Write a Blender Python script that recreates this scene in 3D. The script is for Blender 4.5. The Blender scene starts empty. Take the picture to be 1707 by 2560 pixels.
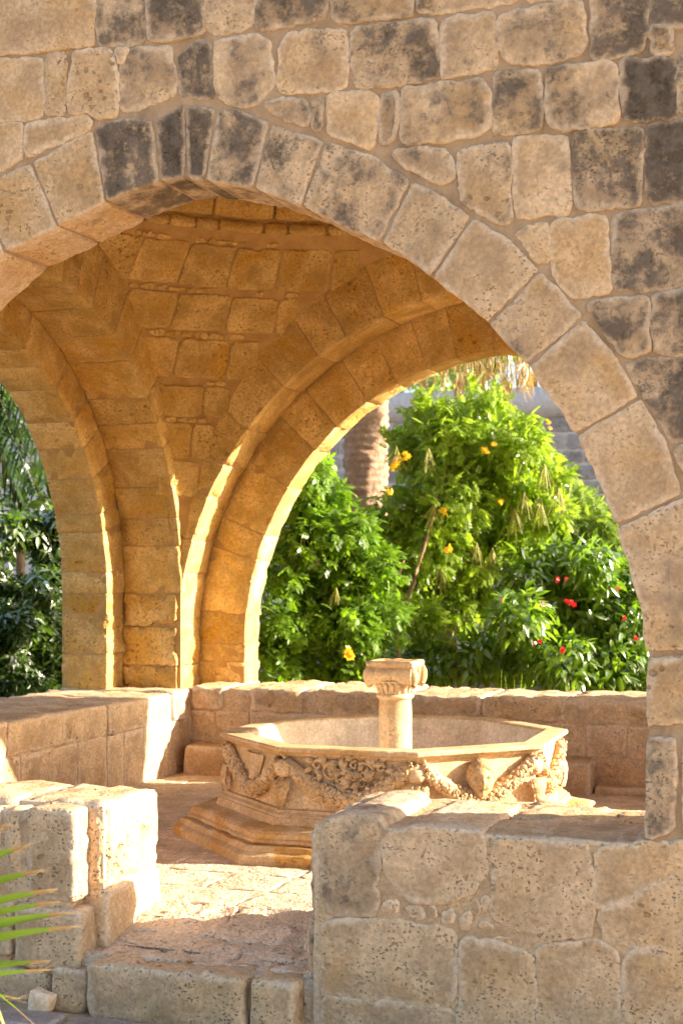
import bpy, math, random
import numpy as np
from mathutils import Vector, noise
R = math.radians
rng = random.Random(7)

# ------------------------------------------------------------------ camera, sky, sun, exposure
sc = bpy.context.scene
YAW = R(20); FPX = 3700.0; HX, HY = 853.5, 1415.0
FW = Vector((-math.sin(YAW), math.cos(YAW), 0)); RT = Vector((math.cos(YAW), math.sin(YAW), 0)); UP = Vector((0, 0, 1))
CAM = -8.28 * FW - 0.301 * RT; CAM.z = 1.78
cd = bpy.data.cameras.new('camera'); cam = bpy.data.objects.new('camera', cd); sc.collection.objects.link(cam)
cam.location = CAM; cam.rotation_euler = (R(90), 0, YAW)
cd.sensor_fit = 'VERTICAL'; cd.sensor_height = 36; cd.lens = 36 * FPX / 2560; cd.shift_y = (HY - 1280) / 2560
cd.clip_end = 400; cd.clip_start = 0.05
cd.dof.use_dof = True; cd.dof.focus_distance = 7.0; cd.dof.aperture_fstop = 3.5
sc.camera = cam
SB, SE = R(19), R(19.5)
SUN = Vector((math.cos(SB) * math.cos(SE), math.sin(SB) * math.cos(SE), math.sin(SE)))
w = bpy.data.worlds.new('World'); sc.world = w; w.use_nodes = True
nt = w.node_tree; bg = nt.nodes['Background']
sky = nt.nodes.new('ShaderNodeTexSky'); sky.sky_type = 'NISHITA'; sky.sun_disc = False
sky.sun_elevation = SE; sky.sun_rotation = math.pi / 2 - SB; sky.air_density = 1.0; sky.dust_density = 2.5; sky.ozone_density = 1.0
nt.links.new(sky.outputs[0], bg.inputs[0]); bg.inputs[1].default_value = 0.105
ld = bpy.data.lights.new('sun', 'SUN'); ld.energy = 5.0; ld.angle = R(0.5); ld.color = (1.0, 0.855, 0.68)
sun = bpy.data.objects.new('sun', ld); sc.collection.objects.link(sun); sun.rotation_euler = SUN.to_track_quat('Z', 'Y').to_euler()
sc.view_settings.view_transform = 'Standard'; sc.view_settings.look = 'None'; sc.view_settings.gamma = 1
sc.view_settings.exposure = 2.02
sc.cycles.max_bounces = 8; sc.cycles.diffuse_bounces = 6; sc.cycles.glossy_bounces = 2; sc.cycles.transmission_bounces = 4
sc.cycles.use_adaptive_sampling = True; sc.cycles.adaptive_threshold = .02; sc.cycles.use_denoising = True

# ------------------------------------------------------------------ helpers
def ray(x, y): return FW + RT * ((x - HX) / FPX) + UP * ((HY - y) / FPX)
def onY(x, y, Y):
    d = ray(x, y); return CAM + d * ((Y - CAM.y) / d.y)
def onX(x, y, X):
    d = ray(x, y); return CAM + d * ((X - CAM.x) / d.x)
def onZ(x, y, Z):
    d = ray(x, y); return CAM + d * ((Z - CAM.z) / d.z)
def at(x, y, depth): return CAM + ray(x, y) * depth
SCL = 854 / 1568
ZO = {1: (0, 0), 2: (853, 0), 4: (853, 500), 6: (853, 1100), 7: (0, 1700), 8: (853, 1700), 0: None}
def px(k, pts):
    if k == 0: return [tuple(p) for p in pts]
    ox, oy = ZO[k]; return [(ox + x * SCL, oy + y * SCL) for x, y in pts]

def link(name, me, mat=None, parent=None):
    o = bpy.data.objects.new(name, me); sc.collection.objects.link(o)
    if mat is not None and me is not None: me.materials.append(mat)
    if parent is not None: o.parent = parent
    return o
def tag(o, label=None, cat=None, group=None, kind=None):
    if label: o['label'] = label
    if cat: o['category'] = cat
    if group: o['group'] = group
    if kind: o['kind'] = kind
    return o
def empty(name, loc=(0, 0, 0), parent=None):
    o = bpy.data.objects.new(name, None); sc.collection.objects.link(o); o.location = loc; o.empty_display_size = .2
    if parent is not None: o.parent = parent
    return o
def mk(name, vs, fs, edge=None, smooth=True):
    me = bpy.data.meshes.new(name); me.from_pydata([tuple(v) for v in vs], [], fs)
    if edge is not None:
        a = me.attributes.new('edge', 'FLOAT', 'POINT'); a.data.foreach_set('value', edge)
    if smooth: me.polygons.foreach_set('use_smooth', [True] * len(me.polygons))
    me.update(); return me
def fr(p, o=4): return noise.fractal(p, 0.8, 2.1, o)
def np_mesh(name, V, F):
    """numpy verts (n,3), faces (m,k)"""
    me = bpy.data.meshes.new(name); n, (m, k) = len(V), F.shape
    me.vertices.add(n); me.vertices.foreach_set('co', V.astype(np.float32).ravel())
    me.loops.add(m * k); me.loops.foreach_set('vertex_index', F.astype(np.int32).ravel())
    me.polygons.add(m); me.polygons.foreach_set('loop_start', np.arange(0, m * k, k, dtype=np.int32))
    me.update(calc_edges=True); return me

# ------------------------------------------------------------------ materials
def newmat(name):
    m = bpy.data.materials.new(name); m.use_nodes = True
    n = m.node_tree; b = n.nodes['Principled BSDF']; b.inputs['Roughness'].default_value = .9
    b.inputs['Specular IOR Level'].default_value = .15
    return m, n, b
class G:
    def __init__(s, n): s.n = n; s.L = n.links
    def node(s, t, **k):
        x = s.n.nodes.new(t)
        for a, v in k.items(): setattr(x, a, v)
        return x
    def set(s, sock, v):
        if hasattr(v, 'is_output'): s.L.new(v, sock)
        else: sock.default_value = v
    def math(s, op, a, b=0.0, c=None, clamp=False):
        x = s.node('ShaderNodeMath', operation=op, use_clamp=clamp); s.set(x.inputs[0], a); s.set(x.inputs[1], b)
        if c is not None: s.set(x.inputs[2], c)
        return x.outputs[0]
    def noise(s, vec, scale, detail=5, rough=.6, dist=0.0):
        x = s.node('ShaderNodeTexNoise'); s.L.new(vec, x.inputs['Vector'])
        x.inputs['Scale'].default_value = scale; x.inputs['Detail'].default_value = detail
        x.inputs['Roughness'].default_value = rough; x.inputs['Distortion'].default_value = dist
        return x.outputs['Fac']
    def voro(s, vec, scale, out='Distance', feature='F1'):
        x = s.node('ShaderNodeTexVoronoi', feature=feature); s.L.new(vec, x.inputs['Vector']); x.inputs['Scale'].default_value = scale
        return x.outputs[out]
    def ss(s, v, lo, hi, a=0.0, b=1.0):
        x = s.node('ShaderNodeMapRange', interpolation_type='SMOOTHSTEP'); s.set(x.inputs[0], v)
        s.set(x.inputs[1], lo); s.set(x.inputs[2], hi); x.inputs[3].default_value = a; x.inputs[4].default_value = b
        return x.outputs[0]
    def mix(s, f, a, b, mode='MIX'):
        x = s.node('ShaderNodeMix', data_type='RGBA', blend_type=mode); s.set(x.inputs[0], f)
        for q, v in ((6, a), (7, b)):
            if hasattr(v, 'is_output'): s.L.new(v, x.inputs[q])
            else: x.inputs[q].default_value = (*v, 1)
        return x.outputs[2]
    def bump(s, h, strength, dist):
        x = s.node('ShaderNodeBump'); x.inputs['Strength'].default_value = strength; x.inputs['Distance'].default_value = dist
        s.L.new(h, x.inputs['Height']); return x.outputs[0]
    def scalev(s, vec, k):
        x = s.node('ShaderNodeVectorMath', operation='MULTIPLY'); s.L.new(vec, x.inputs[0]); x.inputs[1].default_value = k
        return x.outputs[0]

def stone_material(name, A=(.48, .325, .190), B=(.62, .445, .275), pale=(.72, .575, .42), och=(.50, .285, .09), pitc=(.20, .11, .045), bumpd=.010, worn=.6, grey=.35, ps=(21, 58)):
    m, n, b = newmat(name); g = G(n)
    geo = g.node('ShaderNodeNewGeometry'); oi = g.node('ShaderNodeObjectInfo'); at_ = g.node('ShaderNodeAttribute', attribute_name='edge')
    off = g.math('MULTIPLY', oi.outputs['Random'], 41.0)
    va = g.node('ShaderNodeVectorMath', operation='ADD'); g.L.new(geo.outputs['Position'], va.inputs[0]); g.L.new(off, va.inputs[1])
    v = va.outputs[0]
    sep = g.node('ShaderNodeSeparateColor'); g.L.new(oi.outputs['Color'], sep.inputs[0])
    dark, bright, pit, ochre = sep.outputs[0], sep.outputs[1], sep.outputs[2], oi.outputs['Alpha']
    n1 = g.noise(v, 4.5, 4, .62); n2 = g.noise(v, 2.4, 2, .55, .6); n3 = g.noise(v, 60, 2, .7); n4 = g.noise(v, 7, 6, .76); n5 = g.noise(v, 17, 3, .65)
    c = g.mix(g.ss(n1, .34, .66), tuple(x * .86 for x in A), tuple(min(.8, x * 1.06) for x in B))
    om = g.math('MULTIPLY', g.ss(n2, .42, .66), ochre, clamp=True)
    c = g.mix(om, c, och)
    # greyish weathering
    c = g.mix(g.math('MULTIPLY', g.ss(n5, .50, .72), grey), c, (.39, .27, .165))
    # pale worn margins
    ed = g.math('ADD', at_.outputs['Fac'], g.math('MULTIPLY_ADD', g.math('SUBTRACT', n1, .5), 1.5, g.math('MULTIPLY', g.math('SUBTRACT', n5, .5), .8)))
    c = g.mix(g.math('MULTIPLY', g.ss(ed, .0, .40, 1, 0), worn), c, pale)
    # black lichen inside the margin
    ws = g.noise(g.scalev(geo.outputs['Position'], (1, 1, .45)), 5.5, 3, .6)
    T = g.math('MULTIPLY_ADD', dark, -.43, g.math('MULTIPLY_ADD', g.math('SUBTRACT', ws, .5), -.55, .75))
    spk = g.math('MULTIPLY_ADD', g.math('SUBTRACT', n5, .5), .42, g.math('MULTIPLY_ADD', g.math('SUBTRACT', n3, .5), .45, n4))
    hz = g.math('MULTIPLY', g.math('MULTIPLY', g.ss(g.math('SUBTRACT', n4, T), -.26, .10), g.ss(dark, .05, .3)), .3)
    c = g.mix(hz, c, (.22, .175, .135))
    lm = g.ss(g.math('SUBTRACT', spk, T), -.12, .15)
    lm = g.math('MULTIPLY', lm, g.ss(ed, -.05, .42))
    lm = g.math('MULTIPLY', lm, g.ss(dark, .03, .2))
    c = g.mix(g.math('MULTIPLY', lm, .88), c, g.mix(g.ss(n5, .3, .7), (.034, .029, .025), (.13, .105, .085)))
    # pits
    wob = g.node('ShaderNodeTexNoise'); g.L.new(v, wob.inputs['Vector']); wob.inputs['Scale'].default_value = 38; wob.inputs['Detail'].default_value = 2
    wv = g.node('ShaderNodeVectorMath', operation='MULTIPLY_ADD'); g.L.new(wob.outputs['Color'], wv.inputs[0]); wv.inputs[1].default_value = (.030, .030, .030); g.L.new(v, wv.inputs[2])
    vp = g.scalev(wv.outputs[0], (1, 1, 1.35))
    d1 = g.math('MULTIPLY_ADD', g.math('SUBTRACT', n1, .5), 1.1, g.voro(vp, ps[0])); d2 = g.math('MULTIPLY_ADD', g.math('SUBTRACT', n5, .5), .9, g.voro(vp, ps[1]))
    pm1 = g.math('MULTIPLY', g.ss(d1, .06, .24, .8, 0), g.ss(n2, .50, .64))
    pm2 = g.math('MULTIPLY', g.ss(d2, .12, .27, 1, 0), g.ss(n1, .42, .58))
    pm = g.math('MULTIPLY', g.math('MAXIMUM', pm1, pm2), pit, clamp=True)
    c = g.mix(g.math('MULTIPLY', pm, .7), c, pitc)
    # fine value grain and per stone tone
    gr = g.node('ShaderNodeCombineColor')
    val = g.math('MULTIPLY', g.ss(n3, .25, .75, .80, 1.16), g.math('MULTIPLY_ADD', bright, .9, .55))
    for i in range(3): g.L.new(val, gr.inputs[i])
    c = g.mix(1.0, c, gr.outputs[0], 'MULTIPLY')
    g.L.new(c, b.inputs['Base Color'])
    h = g.math('MULTIPLY_ADD', n3, .35, g.math('MULTIPLY', n5, .9))
    h = g.math('MULTIPLY_ADD', pm, -1.6, h)
    g.L.new(g.bump(h, .85, bumpd), b.inputs['Normal'])
    return m
M_STONE = stone_material('limestone')
M_INT = stone_material('bounce_gold_limestone', A=(.53, .35, .11), B=(.68, .48, .195), pale=(.69, .52, .28), och=(.55, .325, .065), pitc=(.19, .10, .03), bumpd=.020, worn=.15, grey=.3, ps=(15, 44))  # less weathered stone, made yellower: golden bounce light is partly put into the colour
M_CARVE = stone_material('carved_limestone', A=(.55, .39, .215), B=(.65, .475, .285), pale=(.69, .53, .35), bumpd=.004)
M_BASIN = stone_material('smooth_basin_stone', A=(.66, .555, .425), B=(.73, .62, .49), pale=(.74, .63, .5), bumpd=.003)
M_FLOOR = stone_material('dusty_floor_stone', A=(.56, .43, .295), B=(.66, .525, .38), pale=(.70, .57, .43), och=(.55, .38, .20), bumpd=.022, worn=.2)
M_GREY = stone_material('grey_wall_stone', A=(.38, .355, .345), B=(.48, .45, .44), pale=(.55, .52, .50), och=(.3, .25, .2), bumpd=.012)

def simple(name, a, b2, scale=12, rough=.95, bump=.006, fine=70, stain=0):
    m, n, b = newmat(name); g = G(n); geo = g.node('ShaderNodeNewGeometry'); v = geo.outputs['Position']
    n1 = g.noise(v, scale, 6, .65); n3 = g.noise(v, fine, 4, .7)
    c = g.mix(g.ss(n1, .32, .68), a, b2); c = g.mix(g.math('MULTIPLY', g.ss(n3, .5, .8), .35), c, tuple(x * .55 for x in a))
    if stain: c = g.mix(g.math('MULTIPLY', g.ss(g.noise(g.scalev(v, (1, 1, .45)), 5.5, 4, .65), .52, .70), stain), c, (.13, .095, .065))
    g.L.new(c, b.inputs['Base Color']); b.inputs['Roughness'].default_value = rough
    g.L.new(g.bump(g.math('ADD', n1, g.math('MULTIPLY', n3, .5)), .8, bump), b.inputs['Normal'])
    return m
M_MORTAR = simple('sandy_mortar', (.36, .245, .145), (.48, .34, .215), 9, bump=.016, stain=.5)
M_IMORTAR = simple('bounce_gold_mortar', (.43, .265, .10), (.54, .35, .145), 9, bump=.012)  # inside mortar, tinted with the same golden bounce light as its stones
M_GMORTAR = simple('grey_mortar', (.60, .56, .53), (.68, .64, .60), 9)
M_RENDER = simple('pebbled_render', (.56, .53, .52), (.70, .66, .65), 26, bump=.02)
M_SOIL = simple('garden_soil', (.13, .085, .05), (.22, .15, .09), 3, bump=.03)
M_GROUND = simple('dusty_ground', (.42, .30, .18), (.50, .37, .235), 2, bump=.012)
M_COBBLE = stone_material('paving_stone', A=(.30, .25, .22), B=(.38, .33, .30), pale=(.44, .38, .33), bumpd=.012)

def leafmat(name, cols, trans=.45, gloss=.35, tcol=None):
    m = bpy.data.materials.new(name); m.use_nodes = True; n = m.node_tree; n.nodes.clear(); g = G(n)
    out = g.node('ShaderNodeOutputMaterial'); geo = g.node('ShaderNodeNewGeometry')
    rp = g.node('ShaderNodeValToRGB'); g.L.new(geo.outputs['Random Per Island'], rp.inputs[0])
    el = rp.color_ramp.elements
    while len(el) < len(cols): el.new(.5)
    for i, c in enumerate(cols): el[i].position = i / (len(cols) - 1); el[i].color = (*c, 1)
    d = g.node('ShaderNodeBsdfDiffuse'); t = g.node('ShaderNodeBsdfTranslucent'); gl = g.node('ShaderNodeBsdfGlossy'); gl.inputs['Roughness'].default_value = .38
    g.L.new(rp.outputs[0], d.inputs[0])
    tc = g.mix(1.0, rp.outputs[0], tcol or (1.9, 2.0, .8), 'MULTIPLY'); g.L.new(tc, t.inputs[0])
    m1 = g.node('ShaderNodeMixShader'); m1.inputs[0].default_value = trans; g.L.new(d.outputs[0], m1.inputs[1]); g.L.new(t.outputs[0], m1.inputs[2])
    fr_ = g.node('ShaderNodeFresnel'); fr_.inputs[0].default_value = 1.45
    m2 = g.node('ShaderNodeMixShader'); g.L.new(g.math('MULTIPLY', fr_.outputs[0], gloss * 2.0, clamp=True), m2.inputs[0]); g.L.new(m1.outputs[0], m2.inputs[1]); g.L.new(gl.outputs[0], m2.inputs[2])
    g.L.new(m2.outputs[0], out.inputs[0]); return m
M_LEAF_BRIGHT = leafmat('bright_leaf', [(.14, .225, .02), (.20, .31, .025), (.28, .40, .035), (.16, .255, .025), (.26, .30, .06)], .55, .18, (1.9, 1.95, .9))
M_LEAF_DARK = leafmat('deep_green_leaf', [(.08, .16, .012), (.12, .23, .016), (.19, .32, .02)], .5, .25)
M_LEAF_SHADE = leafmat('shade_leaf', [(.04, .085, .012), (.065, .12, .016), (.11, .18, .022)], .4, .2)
M_LEAF_JAT = leafmat('broad_leaf', [(.08, .15, .016), (.12, .21, .022), (.18, .29, .03)], .5, .12)
M_LEAF_FINE = leafmat('fine_leaf', [(.14, .21, .05), (.19, .27, .06), (.25, .33, .08)], .5, .1)
M_POD = leafmat('seed_pod', [(.34, .38, .07), (.44, .47, .10), (.38, .36, .10)], .4, .2, (1.4, 1.3, .7))
M_DRY = leafmat('dry_frond', [(.42, .31, .12), (.52, .40, .18), (.34, .23, .09)], .35, .1, (1.3, 1.1, .7))
M_YEL = leafmat('yellow_petal', [(.80, .55, .03), (.88, .66, .08)], .4, .1, (1.2, 1.1, .6))
M_RED = leafmat('red_petal', [(.65, .02, .03), (.75, .05, .06)], .35, .1, (1.2, .8, .8))
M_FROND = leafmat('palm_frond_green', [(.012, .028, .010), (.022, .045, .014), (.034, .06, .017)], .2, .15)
M_BARK = simple('shrub_bark', (.20, .13, .075), (.30, .20, .11), 20)

# ------------------------------------------------------------------ shape builders
def resample(poly, step):
    P = [Vector((p[0], p[1])) for p in poly]
    for _ in range(2):
        Q = []
        for i in range(len(P)):
            a, b = P[i], P[(i + 1) % len(P)]; l = (b - a).length; t = min(.3, .011 / max(l, 1e-6)) if _ == 0 else .25
            Q += [a.lerp(b, t), b.lerp(a, t)]
        P = Q
    L = [(P[(i + 1) % len(P)] - P[i]).length for i in range(len(P))]; tot = sum(L)
    N = max(18, min(96, int(tot / step))); out = []; i = 0; acc = 0
    for k in range(N):
        d = tot * k / N
        while acc + L[i] < d and i < len(P) - 1: acc += L[i]; i += 1
        out.append(P[i].lerp(P[(i + 1) % len(P)], min(1, (d - acc) / max(L[i], 1e-9))))
    return out
def poly_stone(poly, mapf, thick=.12, prot=.012, rough=.008, step=.03, amp=.007, seed=0, side=2, shrink=0.0):
    """a stone with an outlined worn face, rounded arris and sides that run back into the wall"""
    P = resample(poly, step); N = len(P)
    ar = sum(P[i].x * P[(i + 1) % N].y - P[(i + 1) % N].x * P[i].y for i in range(N))
    if ar < 0: P.reverse()
    so = Vector((seed * 3.7, seed * 1.3, seed * 2.1))
    nor = []
    for i in range(N):
        t = (P[(i + 1) % N] - P[i - 1]).normalized(); nor.append(Vector((-t.y, t.x)))
    P = [P[i] + nor[i] * (shrink + rough * (fr(Vector((P[i].x * 10, P[i].y * 10, 0)) + so) + .9 * noise.noise(Vector((P[i].x * 38, P[i].y * 38, 3)) + so) + 2.2 * max(0, noise.noise(Vector((P[i].x * 17, P[i].y * 17, 9)) + so) - .28))) for i in range(N)]
    c = sum(P, Vector((0, 0))) / N
    sxx = sum((p.x - c.x) ** 2 for p in P); syy = sum((p.y - c.y) ** 2 for p in P); sxy = sum((p.x - c.x) * (p.y - c.y) for p in P)
    an = .5 * math.atan2(2 * sxy, sxx - syy); ax = Vector((math.cos(an), math.sin(an))); bx = Vector((-ax.y, ax.x))
    ha = max(abs((p - c).dot(ax)) for p in P); hb = max(abs((p - c).dot(bx)) for p in P); hl = max(0, ha - hb) * .95
    Q = [c + ax * max(-hl, min(hl, (p - c).dot(ax))) for p in P]
    vs, ed, fs = [], [], []
    def ring(pts, dep, e):
        for i, p in enumerate(pts):
            n_ = fr(Vector((p.x * 9, p.y * 9, dep * 9)) + so); n2 = noise.noise(Vector((p.x * 33, p.y * 33, dep * 33)) + so)
            d = dep + (amp * (n_ + .45 * n2) if dep > -.02 else 0)
            if dep <= -.02:
                p = p + nor[i] * (rough * .9 * (n_ + .5 * n2))
            vs.append(mapf(p.x, p.y, d)); ed.append(e)
    for k in range(side):
        ring(P, -thick + (thick - .02) * k / side, .25)
    ring(P, prot - .018, .0)
    nr = side + 1
    dist = [max((P[i] - Q[i]).length, 1e-6) for i in range(N)]; last = 0
    for ins, dep, e in ((.0015, -.004, .03), (.005, -.0008, .12), (.018, 0, .3), (.05, 0, .65), (.085, 0, 1.0)):
        if ins > .7 * hb: break
        ring([P[i].lerp(Q[i], min(.74, ins / dist[i])) for i in range(N)], prot + dep, e); nr += 1; last = ins
    for k in (.5, 1.0):
        ring([P[i].lerp(Q[i], min(.74, last / dist[i]) + (.86 - min(.74, last / dist[i])) * k) for i in range(N)], prot + .001, 1); nr += 1
    for r in range(nr - 1):
        for i in range(N):
            j = (i + 1) % N; fs.append((r * N + i, r * N + j, (r + 1) * N + j, (r + 1) * N + i))
    fs.append(tuple((nr - 1) * N + i for i in range(N)))
    return mk('stone', vs, fs, ed)
def block(lens, mapf, seg=.06, rnd=.018, amp=.008, freq=8, seed=0, hole=0.0, maxn=14, chip=0.0):
    """rounded, worn box of size lens in (a,b,c), mapped to the world by mapf"""
    n = [max(2, min(maxn, int(round(l / seg)))) for l in lens]
    idx, vs, ed, fs = {}, [], [], []
    so = Vector((seed * 2.3, seed * 4.1, seed * 1.7))
    def cpos(i, k):
        L = lens[k]; m = n[k]
        if i == 0: return 0
        if i == m: return L
        if m >= 4:
            e = min(rnd * .8, L * .15)
            if i == 1: return e
            if i == m - 1: return L - e
            return e + (L - 2 * e) * (i - 1) / (m - 2)
        return L * i / m
    def vert(i, j, k):
        key = (i, j, k)
        if key in idx: return idx[key]
        p = [cpos(i, 0), cpos(j, 1), cpos(k, 2)]
        ds = sorted(min(p[q], lens[q] - p[q]) for q in range(3)); e = min(1, ds[1] / .085)
        r = min(rnd, min(lens) * .45)
        q = Vector(tuple(min(max(p[t], r), lens[t] - r) for t in range(3))); dv = Vector(p) - q
        if dv.length > 1e-9:
            nn = dv.normalized(); pp = q + nn * r
            pw = Vector(p) + so
            f = fr(pw * freq) + .4 * noise.noise(pw * freq * 4)
            if hole:
                h_ = noise.noise(pw * freq * 1.7 + Vector((9, 9, 9))); f -= hole * max(0, h_ - .15) * 3
            pp += nn * amp * f
            if chip and ds[1] < .04:
                cc = Vector(lens) * .5 - pp; pp += cc.normalized() * chip * max(0, noise.noise(pw * 16 + Vector((3, 5, 7))) + .5 * noise.noise(pw * 41) - .05) * (1 - ds[1] / .04)
        else: pp = q
        idx[key] = len(vs); vs.append(mapf(*pp)); ed.append(e); return idx[key]
    for (a, b, c) in ((0, 1, 2), (1, 2, 0), (2, 0, 1)):
        for s_ in (0, n[c]):
            for i in range(n[a]):
                for j in range(n[b]):
                    def K(u, v_):
                        t = [0, 0, 0]; t[a] = u; t[b] = v_; t[c] = s_; return vert(*t)
                    q = (K(i, j), K(i + 1, j), K(i + 1, j + 1), K(i, j + 1))
                    fs.append(q if s_ else q[::-1])
    return mk('stone', vs, fs, ed)
SEED = [0]
def sd(): SEED[0] += 1; return SEED[0]
def color(o, dark=0., bright=.5, pit=.5, och=.4): o.color = (dark, bright, pit, och); return o
def jc(dark=0., pit=.6, och=.35): return (dark, max(0, min(1, .5 + rng.uniform(-.11, .11))), pit * rng.uniform(.6, 1.3), och * rng.uniform(.4, 1.6))
def add_block(parent, x, y, z, col=None, name='stone', mat=None, **k):
    me = block((x[1] - x[0], y[1] - y[0], z[1] - z[0]), lambda a, b, c: (x[0] + a, y[0] + b, z[0] + c), seed=sd(), **k)
    o = link(name, me, mat or M_STONE, parent); color(o, *(col or jc())); return o
def box_core(name, x, y, z, mat, parent=None, seg=.15, amp=.006):
    me = block((x[1] - x[0], y[1] - y[0], z[1] - z[0]), lambda a, b, c: (x[0] + a, y[0] + b, z[0] + c), seg=seg, rnd=.01, amp=amp, freq=5, seed=sd(), maxn=40)
    return link(name, me, mat, parent)

# ------------------------------------------------------------------ ground
GZ = 0.0
gm = bpy.data.meshes.new('ground'); vs, fs = [], []
nx = 60; ext = [(-1 + 2 * i / nx) for i in range(nx + 1)]
def sg(t): return math.copysign(abs(t) ** 3 * 150 + abs(t) * 8, t)
for j in ext:
    for i in ext:
        x, y = sg(i), sg(j); vs.append((x, y, -.02 + .012 * noise.noise(Vector((x * .7, y * .7, 0)))))
for j in range(nx):
    for i in range(nx):
        a = j * (nx + 1) + i; fs.append((a, a + 1, a + nx + 2, a + nx + 1))
o = link('ground', mk('ground', vs, fs), M_GROUND); tag(o, 'dusty ochre ground of the monastery courtyard', 'ground', kind='structure')
GROUND = o
me = block((24, 14, .5), lambda a, b, c: (-12 + a, 2.6 + b, c - .28), seg=.5, rnd=.05, amp=.05, freq=1.2, maxn=40)
tag(link('garden_bed', me, M_SOIL), 'dark soil of the garden bed behind the pavilion', 'soil', kind='structure')
me = block((6, 9, .5), lambda a, b, c: (-9.2 + a, -2.4 + b, c - .3), seg=.5, rnd=.05, amp=.05, freq=1.2, maxn=40)
tag(link('garden_bed', me, M_SOIL), 'dark soil of the garden bed left of the pavilion', 'soil', kind='structure')
# paving stones in front of the step
pvx = [-3.0]
row = 0; yy = -2.74
while yy > -4.6:
    hh = rng.uniform(.17, .3); x = -2.9 + rng.uniform(0, .2)
    while x < 1.9:
        ww = rng.uniform(.2, .5)
        pl = [(x + rng.uniform(0, .04), yy - rng.uniform(0, .03)), (x + ww - rng.uniform(.01, .05), yy - rng.uniform(0, .03)), (x + ww - rng.uniform(.01, .05), yy - hh + rng.uniform(.0, .04)), (x + rng.uniform(0, .04), yy - hh + rng.uniform(.0, .04))]
        if True:
            o = link('paving_stone', poly_stone(pl, lambda u, v, d: (u, v, -.012 + d), thick=.08, prot=.022, rough=.01, step=.06, amp=.006, seed=sd(), side=1), M_COBBLE, GROUND)
            color(o, .0, rng.uniform(.35, .7), .3, rng.uniform(0, .3))
        x += ww
    yy -= hh

# ------------------------------------------------------------------ pavilion
YF, YR, XS = -2.63, 2.51, 3.08
ZT = 4.75
pav = empty('stone_pavilion'); tag(pav, 'old limestone pavilion with pointed arches over the octagonal fountain', 'pavilion')
SIDE = {'front': lambda s, w_, z: (s, -w_, z), 'rear': lambda s, w_, z: (s, w_, z), 'left': lambda s, w_, z: (-w_, s, z), 'right': lambda s, w_, z: (w_, s, z)}
def arch_curve(h, e, zs, z0, n=28):
    r = h + e; fm = math.acos(e / r); pts = [(h, z0)]
    pts += [(-e + r * math.cos(fm * i / n), zs + r * math.sin(fm * i / n)) for i in range(n + 1)]
    return pts + [(-x, z) for x, z in pts[-2::-1]]
def wall_core(side, scn, h, e, zs, w0, w1, z0, ztop, smin, smax, parent, grow=.008, mat=None, name='wall', curve=None):
    f = SIDE[side]; C = curve or arch_curve(h + grow, e, zs, z0); n = len(C); zc = zs
    O = []
    for s, z in C:
        lim = (smax - scn) if s > 0 else (scn - smin)
        if z <= zc + 1e-6: O.append((math.copysign(lim, s), z)); continue
        k = min(lim / abs(s) if abs(s) > 1e-6 else 1e9, (ztop - zc) / (z - zc)); O.append((s * k, zc + (z - zc) * k))
    vs = []; fs = []
    for w_ in (w0, w1):
        for s, z in C: vs.append(f(scn + s, w_, z))
        for s, z in O: vs.append(f(scn + s, w_, z))
    for i in range(n - 1):
        fs.append((i, i + 1, n + i + 1, n + i)); fs.append((2 * n + i, 3 * n + i, 3 * n + i + 1, 2 * n + i + 1))
        fs.append((i, 2 * n + i, 2 * n + i + 1, i + 1)); fs.append((n + i, n + i + 1, 3 * n + i + 1, 3 * n + i))
    # corner fillers so that the outline closes at the top corners
    for sg_ in (1, -1):
        lim = smax if sg_ > 0 else smin
        k = [i for i in range(n) if (C[i][0] > 0) == (sg_ > 0)]
        ia = [i for i in k if abs(O[i][0] - (lim - scn)) < 1e-4]; ib = [i for i in k if abs(O[i][1] - ztop) < 1e-4]
        if not ia or not ib: continue
        i0 = max(ia, key=lambda i: O[i][1]); i1 = max(ib, key=lambda i: abs(O[i][0]))
        for wi, w_ in ((0, w0), (1, w1)):
            vs.append(f(lim, w_, ztop)); fs.append((len(vs) - 1, 2 * n * wi + n + i0, 2 * n * wi + n + i1))
    return link(name, mk(name, vs, fs, smooth=False), mat or M_MORTAR, parent)
def ring_stones(side, scn, h, e, zs, w0, w1, thick, nper, parent, zlow=None, amp=.008, col=None, only=None, hole=0., proud=.0, name='voussoir', seg=.06):
    f = SIDE[side]; r = h + e; fm = math.acos(e / r)
    for sgn in (1, -1):
        cuts = [0.0]
        for i in range(nper): cuts.append(cuts[-1] + rng.uniform(.62, 1.45))
        cuts = [c / cuts[-1] * fm for c in cuts]
        for i in range(nper):
            f0, f1 = cuts[i], cuts[i + 1]
            if only and not only(sgn, .5 * (f0 + f1)): continue
            g_ = .0018 / r; f0 += g_; f1 -= g_
            jr = rng.uniform(-.003, .003); jw = rng.uniform(-.003, .003); th = thick * rng.uniform(.93, 1.07)
            def mp(a, b, c, f0=f0, f1=f1, jr=jr, jw=jw):
                ph = f0 + a / r; rho = r + jr + b
                return f(scn + sgn * (-e + rho * math.cos(ph)), w0 + jw - proud + c, zs + rho * math.sin(ph))
            me = block(((f1 - f0) * r, th, w1 - w0 + proud), mp, seg=seg, rnd=.005, amp=amp, seed=sd(), hole=hole if .5 * (f0 + f1) > .7 else hole * 3, chip=.045 if .5 * (f0 + f1) < .9 else .008)
            o = link(name, me, M_INT, parent); color(o, *(col() if col else jc(0, .5, .5)))
inn = lambda: (0, .56 + rng.uniform(-.17, .15), rng.uniform(.2, 1.0), rng.uniform(.3, 1.0))

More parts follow.
